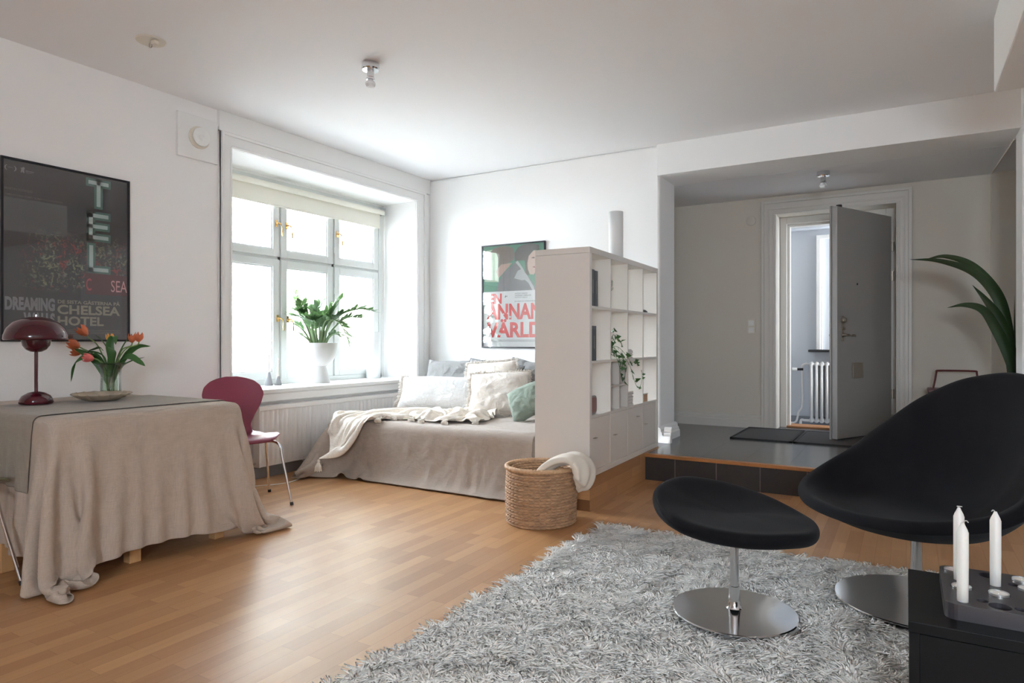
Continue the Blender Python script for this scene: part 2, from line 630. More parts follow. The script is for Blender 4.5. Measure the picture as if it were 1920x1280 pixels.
def vnoise2(x, y, seed=0, octaves=3):
    """smooth value noise on numpy arrays"""
    r = np.random.default_rng(seed)
    T = r.random((64, 64))
    out = np.zeros(np.broadcast(x, y).shape)
    amp, fr, tot = 1.0, 1.0, 0.0
    for _ in range(octaves):
        X, Y = x * fr, y * fr
        xi, yi = np.floor(X).astype(int), np.floor(Y).astype(int)
        fx, fy = X - xi, Y - yi
        fx, fy = fx * fx * (3 - 2 * fx), fy * fy * (3 - 2 * fy)
        a = T[xi % 64, yi % 64]
        b = T[(xi + 1) % 64, yi % 64]
        c = T[xi % 64, (yi + 1) % 64]
        d = T[(xi + 1) % 64, (yi + 1) % 64]
        out += amp * ((a * (1 - fx) + b * fx) * (1 - fy) + (c * (1 - fx) + d * fx) * fy)
        tot += amp
        amp *= 0.5
        fr *= 2.03
    return out / tot - 0.5


def drape(P, collide, steps=120, iters=14, damp=0.97, rest=None, bend=0.12, grav=9.8, dt=1 / 60.0, shear=0.35, lateg=0.06):
    """small position-based cloth solver; P is (n, m, 3), the rest shape is given or taken from P"""
    n, m = P.shape[:2]
    idx = np.arange(n * m).reshape(n, m)
    Q = (P if rest is None else rest).reshape(-1, 3)
    X = P.reshape(-1, 3).copy()
    groups = []

    def add(a, b, k):
        a, b = a.ravel(), b.ravel()
        if len(a):
            groups.append((a, b, np.linalg.norm(Q[a] - Q[b], axis=1), k))
    for par in (0, 1):
        add(idx[par:n - 1:2, :], idx[par + 1:n:2, :], 1.0)
        add(idx[:, par:m - 1:2], idx[:, par + 1:m:2], 1.0)
        add(idx[par:n - 1:2, :-1], idx[par + 1:n:2, 1:], shear)
        add(idx[par:n - 1:2, 1:], idx[par + 1:n:2, :-1], shear)
    for st in (0, 1, 2, 3):
        add(idx[st:n - 2:4, :], idx[st + 2:n:4, :], bend)
        add(idx[:, st:m - 2:4], idx[:, st + 2:m:4], bend)
    V = np.zeros_like(X)
    for s in range(steps):
        X0 = X.copy()
        X += V * damp
        late = s > steps * 0.72
        X[:, 2] -= grav * dt * dt * (lateg if late else 1.0)     # let the threads recover their length at the end
        for it in range(iters + (16 if late else 0)):
            for a, b, L, k in groups:
                d = X[b] - X[a]
                l = np.sqrt((d * d).sum(1)) + 1e-9
                c = (0.5 * k * (l - L) / l)[:, None] * d
                X[a] += c
                X[b] -= c
            if it % 3 == 2:
                collide(X, X0)
        collide(X, X0)
        V = X - X0
        sp = np.linalg.norm(V, axis=1)
        mx = 0.03
        f = np.where(sp > mx, mx / (sp + 1e-9), 1.0)
        V *= f[:, None] * (0.8 if late else 1.0)
    return X.reshape(n, m, 3)


def push_box(X, X0, x0, x1, y0, y1, zt, e=0.006, r=0.02, mu=0.6):
    """keep points outside a box whose top edges are rounded, with friction on top"""
    # nearest point on the inner box shrunk by r
    cx = np.clip(X[:, 0], x0 + r, x1 - r)
    cyy = np.clip(X[:, 1], y0 + r, y1 - r)
    cz = np.minimum(X[:, 2], zt - r)
    d = np.stack([X[:, 0] - cx, X[:, 1] - cyy, X[:, 2] - cz], 1)
    l = np.linalg.norm(d, axis=1)
    hit = (l < r + e) & (l > 1e-7)
    X[hit] += d[hit] / l[hit][:, None] * (r + e - l[hit])[:, None]
    ins = l <= 1e-7
    if ins.any():
        k = np.stack([X[ins, 0] - x0, x1 - X[ins, 0], X[ins, 1] - y0, y1 - X[ins, 1], zt - X[ins, 2]], 1)
        j = k.argmin(1)
        Y = X[ins]
        Y[j == 0, 0] = x0 - e
        Y[j == 1, 0] = x1 + e
        Y[j == 2, 1] = y0 - e
        Y[j == 3, 1] = y1 + e
        Y[j == 4, 2] = zt + e
        X[ins] = Y
    top = hit & (X[:, 2] > zt)
    X[top, :2] = X[top, :2] * (1 - mu) + X0[top, :2] * mu


def text_mesh(body, w, h, bold=0.0, res=3):
    """letters as flat outline mesh data scaled into w x h; returns (verts2d, faces)"""
    cu = bpy.data.curves.new('letters', 'FONT')
    cu.body = body
    cu.size = 1.0
    cu.offset = bold
    cu.resolution_u = res
    cu.extrude = 0.0
    ob = bpy.data.objects.new('letters', cu)
    COL.objects.link(ob)
    dg = bpy.context.evaluated_depsgraph_get()
    me = bpy.data.meshes.new_from_object(ob.evaluated_get(dg))
    vs = np.array([v.co[:2] for v in me.vertices])
    fs = [tuple(p.vertices) for p in me.polygons]
    bpy.data.objects.remove(ob)
    bpy.data.curves.remove(cu)
    bpy.data.meshes.remove(me)
    mn, mxx = vs.min(0), vs.max(0)
    vs = (vs - mn) / (mxx - mn) * np.array([w, h])
    return vs, fs


def print_shapes(name, m, shapes, place, depth, parent):
    """flat printed shapes: list of ('t', text, s0, s1, t0, t1, bold) / ('p', [(s,t)...]) laid on a sheet"""
    b = MB()
    for sh in shapes:
        if sh[0] == 't':
            _, body, s0, s1, t0, t1, bold = sh
            vs, fs = text_mesh(body, s1 - s0, t1 - t0, bold)
            b._add([place(s0 + x, t0 + y, depth) for x, y in vs], fs)
        else:
            b.poly([place(x, y, depth) for x, y in sh[1]])
    return b.build(name, m, parent)

# =================================================================== THE ROOM
XL = -4.4          # face of the window wall
YB = 5.64          # face of the back wall
H = 2.80
HH = 2.53          # hall ceiling
PL = 0.20          # hall platform height
YH = 7.05          # face of the hall back wall
XR = 2.6
YF = -3.0


def swall(name, boxes, m, bevel=0.0):
    b = MB()
    for q in boxes:
        b.box(*q)
    return struct(b.build(name, m, None, bevel=bevel))


swall('floor', [(XL - 0.5, XR, YF, 5.02, -0.12, 0.0), (XL - 0.5, -1.80, 5.02, 6.08, -0.12, 0.0)], M['floor'])
swall('ceiling', [(XL - 0.5, XR, YF, 6.08, H, H + 0.12)], M['ceiling'])
N0, N1, NZ0, NZ1 = 3.215, 5.415, 0.665, 2.54       # window niche
swall('wall_left', [(-5.0, XL, YF, N0, 0, H), (-5.0, XL, N0, N1, 0, NZ0), (-5.0, XL, N0, N1, NZ1, H),
                    (-5.0, XL, N1, YB + 0.44, 0, H)], M['wall'])
swall('wall_back', [(XL, -1.855, YB, 6.08, 0, H)], M['wall'], bevel=0.02)
swall('wall_beam', [(-1.875, 0.668, 5.615, 6.08, HH, H)], M['wall'], bevel=0.004)
swall('wall_pier', [(0.668, XR, 5.56, 5.86, 0, H)], M['wall'], bevel=0.012)
swall('wall_right', [(XR, XR + 0.15, YF, 8.3, -0.1, H)], M['wall'])
swall('wall_front', [(XL - 0.5, 0.425, YF - 0.15, YF, 0, H), (1.475, XR, YF - 0.15, YF, 0, H),
                     (0.425, 1.475, YF - 0.15, YF, 0, 1.35), (0.425, 1.475, YF - 0.15, YF, 2.15, H)], M['wall'])   # unseen opening added behind the camera to let in fill light
swall('ceiling_hall', [(-3.0, XR, 6.08, YH, HH, HH + 0.12), (0.668, XR, 5.86, 6.08, HH, HH + 0.12)], M['ceiling'])
swall('floor_hall', [(-1.755, XR, 5.0, 5.64, 0.0, PL), (-3.0, XR, 5.64, 7.50, 0.0, PL)], M['tile'])
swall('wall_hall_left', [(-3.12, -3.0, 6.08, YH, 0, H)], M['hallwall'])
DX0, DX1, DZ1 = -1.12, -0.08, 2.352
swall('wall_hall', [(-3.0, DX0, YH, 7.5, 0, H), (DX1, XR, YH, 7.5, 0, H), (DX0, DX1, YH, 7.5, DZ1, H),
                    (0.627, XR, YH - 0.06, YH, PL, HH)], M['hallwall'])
# tiled riser and its oak nosing
swall('trim_1', [(-1.757, XR, 4.985, 5.0, 0.0, PL - 0.022)], M['riser'])
swall('trim_2', [(-1.757, XR, 4.975, 5.03, PL - 0.022, PL + 0.003)], M['nosing'], bevel=0.004)

# soffit box hanging from the ceiling at the right
so = MB().box(0.40, XR, 1.6, 4.33, 2.40, H).build('wall_soffit', M['wall'], None, bevel=0.01)
struct(so)
bx('trim_plate', M['plastic'], 0.392, 0.40, 3.55, 3.60, 2.60, 2.67, so)
MB().tube(spline([(0.50, 3.45, 2.40), (0.505, 3.45, 2.37), (0.49, 3.46, 2.345), (0.50, 3.455, 2.32), (0.485, 3.46, 2.30)], 4), 0.006, 6).build('loose_cord', M['trim'], so, smooth=True)


def profile_run(name, pts_y, m, outline, parent=None):
    """moulding: outline of (depth, height) swept from p to q along x or y"""
    b = MB()
    for (p, q, nrm) in pts_y:
        p, q, nrm = Vector(p), Vector(q), Vector(nrm)
        ring = [p + nrm * d + Vector((0, 0, z)) for d, z in outline]
        b.prism(ring, q - p)
    return b.build(name, m, parent)


skirt = [(0, 0), (0.022, 0), (0.022, 0.075), (0.016, 0.082), (0.016, 0.10), (0.010, 0.107), (0.010, 0.13), (0.0, 0.135)]
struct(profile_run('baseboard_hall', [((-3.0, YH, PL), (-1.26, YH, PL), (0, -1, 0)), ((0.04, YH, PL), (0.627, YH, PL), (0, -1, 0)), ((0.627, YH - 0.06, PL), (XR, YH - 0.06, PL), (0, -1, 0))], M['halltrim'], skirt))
skirt2 = [(0, 0), (0.045, 0), (0.045, 0.06), (0.036, 0.072), (0.036, 0.085), (0.024, 0.097), (0.024, 0.115), (0.012, 0.130), (0.0, 0.136)]
struct(profile_run('baseboard_pillar', [((-1.745, YB, PL), (-1.810, YB, PL), (0, -1, 0)), ((-1.855, YB - 0.045, PL), (-1.855, 6.09, PL), (1, 0, 0))], M['trim'], skirt2))
struct(profile_run('baseboard_left', [((XL, 2.6, 0), (XL, 5.6, 0), (1, 0, 0))], M['grey_skirt'], [(0, 0), (0.018, 0), (0.018, 0.085), (0, 0.09)]))
struct(profile_run('baseboard_window_wall', [((XL, YF, 0), (XL, 2.6, 0), (1, 0, 0))], M['trim'], skirt))
struct(profile_run('baseboard_back', [((XL, YB, 0), (-2.2, YB, 0), (0, -1, 0))], M['trim'], skirt))

# ------------------------------------------------------------------- window 1
cas = MB()
CW = 0.10
for (y0, y1, s) in ((3.118, N0, 1), (N1, 5.555, -1)):
    cas.box(XL, XL + 0.022, y0, y1, 0.10, 2.648)
    if s == 1:
        cas.box(XL, XL + 0.036, y0, y0 + 0.022, 0.10, 2.648)
        cas.box(XL, XL + 0.030, y1 - 0.02, y1 - 0.008, 0.10, NZ1 + 0.008)
    else:
        cas.box(XL, XL + 0.036, y1 - 0.03, y1, 0.10, 2.648)
        cas.box(XL, XL + 0.030, y0 + 0.008, y0 + 0.02, 0.10, NZ1 + 0.008)
cas.box(XL, XL + 0.0213, 3.119, 5.554, NZ1 + 0.0006, 2.6474)
cas.box(XL, XL + 0.0352, 3.119, 5.554, 2.626, 2.6472)
cas.box(XL, XL + 0.0292, N0 - 0.0075, N1 + 0.0075, NZ1 + 0.0075, NZ1 + 0.0195)
cas.box(XL, XL + 0.028, 3.10, 5.63, 2.649, H)
struct(cas.build('trim_window', M['trim'], bevel=0.004))

# window board
sill = MB()
sill.box(-4.90, XL + 0.06, N0 - 0.09, N1 + 0.14, 0.665, 0.70)
sill.box(XL, XL + 0.05, N0 - 0.08, N1 + 0.13, 0.60, 0.665)
struct(sill.build('window_sill', M['trim'], bevel=0.008))


def window(name, yc0, yc1, z0, z1, zt, cols, xw, handles=True):
    w = struct(empty(name, (xw, yc0, z0)))
    W = yc1 - yc0
    Hh = z1 - z0
    t = zt - z0
    fr = MB()
    e = 0.045
    fr.box(-0.06, 0.02, 0, e, 0, Hh).box(-0.06, 0.02, W - e, W, 0, Hh)
    fr.box(-0.06, 0.02, 0, W, 0, e).box(-0.06, 0.02, 0, W, Hh - e, Hh)
    cw = (W - 2 * e) / cols
    for i in range(1, cols):
        y = e + cw * i
        fr.box(-0.06, 0.004, y - 0.018, y + 0.018, e, Hh - e)
    fr.box(-0.06, 0.004, e, W - e, t - 0.018, t + 0.018)
    fr.build('window_frame', M['sash'], w, bevel=0.004)
    g = 0.012
    for i in range(cols):
        ya, yb = e + cw * i + g, e + cw * (i + 1) - g
        for (za, zb) in ((e, t - g), (t + g, Hh - e)):
            s = MB()
            r = 0.066
            x0, x1 = -0.045, 0.022
            s.box(x0, x1, ya, ya + r, za, zb).box(x0, x1, yb - r, yb, za, zb)
            s.box(x0, x1, ya + r, yb - r, za, za + r).box(x0, x1, ya + r, yb - r, zb - r, zb)
            # glazing bead and the outer sash seen through the pane
            for q in (0.010,):
                s.box(x0, x1 - 0.012, ya + r, ya + r + q, za + r, zb - r).box(x0, x1 - 0.012, yb - r - q, yb - r, za + r, zb - r)
                s.box(x0, x1 - 0.012, ya + r, yb - r, za + r, za + r + q).box(x0, x1 - 0.012, ya + r, yb - r, zb - r - q, zb - r)
            o = s.build('window_sash', M['sash'], w, bevel=0.003)
            s2 = MB()
            r2 = 0.076
            s2.box(-0.11, -0.075, ya, ya + r2, za, zb).box(-0.11, -0.075, yb - r2, yb, za, zb)
            s2.box(-0.11, -0.075, ya, yb, za, za + r2).box(-0.11, -0.075, ya, yb, zb - r2, zb)
            s2.build('outer_sash', M['sash'], w, bevel=0.003)
            MB().box(-0.012, -0.008, ya + r, yb - r, za + r, zb - r).build('pane', M['glass'], o)
    if handles:
        for (yy, zz) in handles:
            h = MB()
            h.box(0.022, 0.028, yy - 0.011, yy + 0.011, zz - 0.03, zz + 0.03)
            h.tube([(0.026, yy, zz), (0.05, yy, zz)], 0.009, 10)
            h.tube(spline([(0.05, yy, zz), (0.054, yy + 0.02, zz - 0.004), (0.054, yy + 0.038, zz - 0.03), (0.052, yy + 0.042, zz - 0.075), (0.05, yy + 0.046, zz - 0.11)], 5),
                   [0.007] * 8 + [0.005] * 6 + [0.008] * 6 + [0.006], 8)
            ho = h.build('window_handle', M['brass'], w, smooth=True)
            ho['label'] = 'brass window handle'
    # hinge pins
    hp = MB()
    for yy in (e + cw * 2, W - e):
        for zz in (t - 0.25, t + 0.15, 0.3, Hh - 0.2):
            hp.tube([(0.024, yy, zz - 0.03), (0.024, yy, zz + 0.03)], 0.006, 8)
    hp.build('hinge', M['sash'], w, smooth=True)
    return w


WX = -4.86
window('window_1', 3.35, 5.385, 0.70, 2.52, 1.827, 3, WX,
       [(3.998 - 3.35, 2.135 - 0.70), (4.112 - 3.35, 2.13 - 0.70), (4.735 - 3.35, 2.14 - 0.70), (4.012 - 3.35, 1.287 - 0.70), (4.125 - 3.35, 1.282 - 0.70)])
# reveal linings and lintel behind the niche
lin = MB()
lin.box(-5.0, -4.82, N0, 3.35, 0.70, NZ1).box(-5.0, -4.84, 5.385, N1, 0.70, NZ1).box(-5.0, -4.84, N0, N1, 2.52, NZ1)
lin.box(-5.06, -4.98, N0 - 0.02, N1 + 0.02, 0.62, 0.695)
struct(lin.build('trim_reveal', M['trim'], bevel=0.003))

# roller blind
bl = thing('roller_blind', 'cream roller blind rolled almost up at the top of the window', 'blind', (-4.79, 3.36, 2.45))
MB().tube([(0, -0.03, 0), (0, 1.99, 0)], 0.026, 16).build('roller', M['screen'], bl, smooth=True)
MB().box(-0.03, -0.027, 0.0, 1.97, -0.155, 0.0).build('blind_fabric', M['screen'], bl)
MB().box(-0.034, -0.022, 0.0, 1.97, -0.17, -0.152).build('bottom_bar', M['screen'], bl, bevel=0.003)
MB().box(-0.04, 0.035, 1.99, 1.996, -0.03, 0.06).build('bracket', M['chrome'], bl)
MB().box(-0.04, 0.035, -0.036, -0.03, -0.03, 0.06).build('bracket', M['chrome'], bl)
MB().tube([(0.03, 1.975, 0.0), (0.03, 1.98, -0.9)], 0.0025, 6).build('blind_chain', M['trim'], bl)

# radiator below the window
rad = thing('panel_radiator', 'long white ribbed panel radiator under the window board', 'radiator', (XL, 3.40, 0.10))
rb = MB()
P = []
nr = 44
L_ = 2.12
for i in range(nr * 8 + 1):
    u = i / (nr * 8)
    ph = (i % 8) / 8
    d = 0.012 * (0.5 - 0.5 * math.cos(2 * PI * ph)) ** 0.7
    P.append([(0.085 + (d if 0.03 < z < 0.44 else 0.0), u * L_, z) for z in (0.0, 0.028, 0.05, 0.42, 0.442, 0.47)])
rb.grid(P)
rb.box(0.03, 0.084, 0.0, L_, 0.0, 0.47)
rb.build('front_panel', M['radiator'], rad, smooth=True, angle=60)
rt = MB().box(0.028, 0.104, -0.006, L_ + 0.006, 0.44, 0.475)
rt.build('top_grille', M['radiator'], rad, bevel=0.003)
MB().box(0.028, 0.104, -0.008, 0.002, 0.0, 0.475).build('side_cover', M['radiator'], rad, bevel=0.003)
MB().box(0.028, 0.104, L_ - 0.002, L_ + 0.008, 0.0, 0.475).build('side_cover', M['radiator'], rad, bevel=0.003)
MB().tube(spline([(0.06, -0.01, 0.03), (0.06, -0.06, 0.03), (0.06, -0.075, 0.01), (0.06, -0.08, -0.10)], 5), 0.008, 8).build('pipe', M['chrome'], rad, smooth=True)
MB().lathe([(0, 0), (0.017, 0.0), (0.02, 0.02), (0.018, 0.05), (0, 0.052)], 14, (0.06, -0.075, 0.03)).build('valve', M['chrome'], rad, smooth=True)
for yy in (-0.16, -0.13):
    MB().tube([(0.03, yy, -0.1), (0.03, yy, 0.47)], 0.009, 10).build('riser_pipe', M['radiator'], rad, smooth=True)

cab = MB().tube(spline([(-4.33, 3.05, 0.006), (-4.18, 3.22, 0.006), (-4.05, 3.42, 0.006), (-4.10, 3.62, 0.006), (-4.28, 3.78, 0.006)], 8), 0.004, 6).build('power_cable', M['trim'], None, smooth=True)
tag(cab, 'thin white cable lying on the floor below the radiator', 'cable')

# ventilation cover
ve = thing('air_vent', 'square white wall vent with a round disc valve beside the window', 'vent', (XL, 2.935, 2.545))
MB().box(0, 0.024, -0.157, 0.155, -0.157, 0.155).build('cover_plate', M['trim'], ve, bevel=0.003)
rxm = Matrix.Rotation(PI / 2, 4, 'Y')
MB().lathe([(0.078, 0.024), (0.08, 0.034), (0.072, 0.04), (0.05, 0.041), (0.02, 0.040)], 36, (0, 0, 0), mtx=rxm).build('valve_ring', M['plastic'], ve, smooth=True)
MB().lathe([(0.0, 0.02), (0.055, 0.045), (0.066, 0.052), (0.066, 0.060), (0.058, 0.063), (0.04, 0.058), (0.022, 0.057), (0.018, 0.063), (0.0, 0.065)], 36, (0, 0, 0), mtx=rxm).build('valve_disc', M['whiteplastic'], ve, smooth=True, angle=60)
MB().tube([(0.012, 0.165, 0.13), (0.012, 0.165, 0.255)], 0.006, 6).build('pipe', M['trim'], ve)
pc = MB().tube([(XL + 0.008, 3.109, 0.2), (XL + 0.008, 3.109, 2.38)], 0.007, 6).build('trim_conduit', M['trim'])
struct(pc)
# ------------------------------------------------------------------- entrance door
ct = MB()


def casing(b, x0, x1, z0, z1, yf, horizontal=False):
    b.box(x0, x1, yf - 0.018, yf, z0, z1)


o0, o1, oz = -1.258, 0.045, 2.488
for (a, c_, inner) in ((o0, DX0, 1), (DX1, o1, -1)):
    ct.box(a, c_, YH - 0.020, YH, PL, oz)
    oe = a if inner == 1 else c_ - 0.028
    ct.box(oe, oe + 0.028, YH - 0.036, YH, PL, oz)
    ie = c_ - 0.030 if inner == 1 else a + 0.014
    ct.box(ie, ie + 0.016, YH - 0.028, YH, PL, DZ1 + 0.016)
    mid = (a + c_) / 2 - 0.006
    ct.box(mid, mid + 0.014, YH - 0.025, YH, PL, DZ1 + 0.06)
ct.box(o0 + 0.001, o1 - 0.001, YH - 0.0193, YH, DZ1 + 0.0006, oz - 0.0006)
ct.box(o0 + 0.001, o1 - 0.001, YH - 0.0352, YH, oz - 0.028, oz - 0.0006)
ct.box(DX0 - 0.0155, DX1 + 0.0155, YH - 0.0273, YH, DZ1 + 0.0005, DZ1 + 0.0155)
ct.box(DX0 - 0.0595, DX1 + 0.0595, YH - 0.0243, YH, DZ1 + 0.0455, DZ1 + 0.0595)
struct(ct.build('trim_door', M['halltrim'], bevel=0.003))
fr = MB()
FY0, FY1 = 7.27, 7.40
fr.box(DX0, -1.055, FY0, FY1, PL, DZ1).box(-0.165, DX1, FY0, FY1, PL, DZ1).box(-1.0545, -0.1655, FY0, FY1, 2.285, DZ1)
fr.box(-1.0545, -1.03, FY0 + 0.055, FY1, PL, 2.2845).box(-0.19, -0.1655, FY0 + 0.055, FY1, PL, 2.2845).box(-1.0295, -0.1905, FY0 + 0.055, FY1, 2.26, 2.2845)
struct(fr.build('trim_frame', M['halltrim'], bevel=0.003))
struct(bx('trim_threshold', M['nosing'], -1.055, -0.165, 7.27, 7.5, PL, PL + 0.018, bevel=0.004))

LW, LT, LH = 0.90, 0.05, 2.045
dr = struct(empty('door_1', (-0.165, 7.26, 0.222), math.atan2(6.46 - 7.26, -0.56 + 0.165)))
# local x runs from the hinge to the lock edge; room side (seen) is local +y ... stair side -y
bx('door_leaf', M['doorgrey'], 0.0, LW, 0.0, LT, 0.0, LH, dr, bevel=0.004)
bx('rebate', M['doorgrey'], 0.01, LW + 0.012, -0.016, -0.001, -0.006, LH + 0.008, dr, bevel=0.003)
yF = LT
lk = MB().box(LW - 0.10, LW - 0.062, yF, yF + 0.005, 0.86, 1.085)
lk.build('lock_plate', M['iron'], dr, bevel=0.0015)
rY = Matrix.Rotation(-PI / 2, 4, 'X')


def on_leaf(x, z, prof, name, m, seg=24):
    b = MB()
    mt = Matrix.Translation((x, yF, z)) @ rY
    b.lathe(prof, seg, mtx=mt)
    return b.build(name, m, dr, smooth=True)


on_leaf(LW - 0.081, 1.045, [(0.0, 0), (0.030, 0.0), (0.030, 0.018), (0.026, 0.024), (0.020, 0.026), (0.018, 0.04), (0.0, 0.042)], 'lock_cylinder', M['iron'])
on_leaf(LW - 0.081, 0.972, [(0.0, 0), (0.012, 0.0), (0.010, 0.03), (0.0, 0.032)], 'thumb_turn', M['iron'])
on_leaf(LW - 0.081, 0.915, [(0.0, 0), (0.021, 0.0), (0.021, 0.009), (0.014, 0.016), (0.010, 0.04), (0.0, 0.042)], 'rose', M['iron'])
hn = MB()
hn.tube(spline([(LW - 0.081, yF + 0.036, 0.915), (LW - 0.11, yF + 0.045, 0.916), (LW - 0.15, yF + 0.046, 0.912), (LW - 0.185, yF + 0.046, 0.916), (LW - 0.215, yF + 0.045, 0.908)], 5),
        [0.010] * 6 + [0.007] * 5 + [0.011] * 8 + [0.009, 0.006], 10)
hn.build('handle', M['iron'], dr, smooth=True)
hn = MB()
hn.tube([(LW - 0.081, -0.016, 0.915), (LW - 0.081, -0.055, 0.915)], 0.01, 10)
hn.tube([(LW - 0.06, -0.055, 0.915), (LW - 0.2, -0.055, 0.915)], 0.01, 10)
hn.build('handle', M['iron'], dr, smooth=True)
bx('mail_flap', M['iron'], 0.50, 0.665, yF, yF + 0.010, 0.53, 0.67, dr, bevel=0.003)['label'] = 'square bronze mail flap cover'
on_leaf(0.585, 1.375, [(0.0, 0), (0.010, 0.0), (0.009, 0.004), (0.0, 0.005)], 'peephole', M['blackmetal'])
MB().box(LW + 0.0, LW + 0.002, 0.012, 0.038, 0.80, 1.12).build('edge_plate', M['doorgrey'], dr)
for zz in (0.12, 0.36, 1.48, 1.76):
    h = MB()
    h.tube([(-0.012, yF + 0.006, zz - 0.045), (-0.012, yF + 0.006, zz + 0.045)], 0.011, 10)
    h.box(-0.012, 0.016, yF - 0.002, yF + 0.003, zz - 0.045, zz + 0.045)
    h.build('hinge', M['iron'], dr, smooth=True)
ar = MB().tube([(LW - 0.06, 0.025, LH + 0.012), (LW - 0.14, 0.0, LH + 0.03), (LW - 0.20, -0.03, LH + 0.012)], 0.008, 8)
ar.box(LW - 0.09, LW - 0.05, 0.01, 0.04, LH, LH + 0.02)
ar.build('door_catch', M['blackmetal'], dr)

# ------------------------------------------------------------------- stairwell beyond
swall('floor_stairwell', [(-2.2, 1.1, 7.5, 8.1, -0.05, 0.05)], M['grey_skirt'])
swall('ceiling_stairwell', [(-2.2, 1.1, 7.5, 8.1, 2.62, 2.72)], M['ceiling'])
swall('wall_stairwell', [(-2.3, 1.2, 8.1, 8.25, -0.05, 2.72), (-2.3, -2.2, 7.5, 8.1, -0.05, 2.72), (1.1, 1.2, 7.5, 8.1, -0.05, 2.72),
                         (-2.2, 1.1, 7.95, 8.1, 2.33, 2.62)], mat('stair_wall_paint', (0.62, 0.65, 0.70), 0.8))
struct(bx('baseboard_stairwell', M['grey_skirt'], -2.2, 1.1, 8.085, 8.1, 0.05, 0.24))
sw = MB()
sw.box(-0.86, -0.82, 8.05, 8.1, 0.99, 2.22).box(-0.825, -0.80, 8.06, 8.1, 0.99, 2.22).box(-0.86, -0.2, 8.05, 8.1, 2.22, 2.26)
struct(sw.build('trim_stair_window', M['trim'], bevel=0.003))
struct(bx('trim_stair_sill', M['blackmetal'], -0.93, -0.2, 7.93, 8.1, 0.965, 0.99, bevel=0.006))
cr = thing('column_radiator', 'old white column radiator in the stairwell seen through the open door', 'radiator', (-0.90, 8.02, 0.17))
for i in range(8):
    b = MB()
    x = i * 0.052
    prof = []
    n = 20
    for k in range(n):
        a = 2 * PI * k / n
        prof.append((x + 0.016 * math.cos(a), 0.0, 0.0))
    for yy in (-0.05, 0.0, 0.05):
        b.tube([(x, yy, 0.04), (x, yy, 0.66)], 0.015, 10)
    b.tube([(x, -0.055, 0.04), (x, 0.055, 0.04)], 0.026, 12)
    b.tube([(x, -0.055, 0.66), (x, 0.055, 0.66)], 0.026, 12)
    b.lathe([(0.0, 0.69), (0.012, 0.685), (0.014, 0.66)], 10, (x, 0, 0.0))
    b.build('radiator_column', M['radiator'], cr, smooth='all')
p = MB()
p.tube(spline([(-0.03, 0, 0.66), (-0.07, 0, 0.66), (-0.10, 0, 0.63), (-0.10, 0, 0.5), (-0.10, 0, 0.20), (-0.14, 0, 0.12), (-0.15, 0, 0.06), (-0.18, 0, 0.0), (-0.30, 0, 0.0)], 5), 0.011, 10)
p.tube(spline([(-0.02, 0, 0.03), (-0.08, 0, 0.03), (-0.11, 0, 0.03), (-0.12, 0, -0.04), (-0.14, 0, -0.08), (-0.3, 0, -0.08)], 5), 0.015, 10)
p.build('pipe', M['radiator'], cr, smooth=True)
MB().tube([(-0.09, -0.01, 0.60), (-0.15, -0.03, 0.60)], 0.014, 10).build('valve', M['blackmetal'], cr, smooth=True)
MB().tube([(-0.15, -0.03, 0.60), (-0.20, -0.045, 0.60)], 0.019, 12).build('valve_knob', M['whiteplastic'], cr, smooth=True)

# ------------------------------------------------------------------- hall fittings
sm = thing('smoke_alarm', 'round white disc on the hall wall left of the door', 'alarm', (-1.362, YH, 2.311))
MB().lathe([(0.0, 0.02), (0.035, 0.02), (0.048, 0.012), (0.05, 0.0)], 32, mtx=Matrix.Rotation(PI / 2, 4, 'X')).build('cover', M['hallwall'], sm, smooth=True)
ls = thing('light_switch', 'pair of white light switches one above the other on the hall wall', 'light switch', (-1.357, YH, 1.232))
bx('switch_plate', M['plastic'], -0.042, 0.042, -0.010, 0.0, -0.075, 0.075, ls, bevel=0.003)
for zz in (-0.036, 0.036):
    bx('rocker', M['whiteplastic'], -0.028, 0.028, -0.016, -0.010, zz - 0.028, zz + 0.028, ls, bevel=0.003)
pr = MB()
wr = MB().tube([(0.664, 5.87, HH - 0.008), (0.632, 6.98, HH - 0.008)], 0.007, 6).build('trim_cable', M['hallwall'])
struct(wr)

x_m = 0
for (x0, x1, lab) in ((-1.375, -0.852, 'dark grey doormat with black rubber edge nearer the pillar'), (-0.842, -0.05, 'dark grey doormat lying beneath the open door')):
    dm = thing('doormat', lab, 'doormat', ((x0 + x1) / 2, 6.59, PL), 0, 'doormats inside the entrance')
    w2 = (x1 - x0) / 2
    bx('mat_pile', M['mat'], -w2 + 0.02, w2 - 0.02, -0.40, 0.40, 0.0, 0.010, dm)
    b = MB()
    b.box(-w2, -w2 + 0.022, -0.425, 0.425, 0, 0.013).box(w2 - 0.022, w2, -0.425, 0.425, 0, 0.013)
    b.box(-w2, w2, -0.425, -0.40, 0, 0.013).box(-w2, w2, 0.40, 0.425, 0, 0.013)
    b.build('mat_edge', M['matedge'], dm)


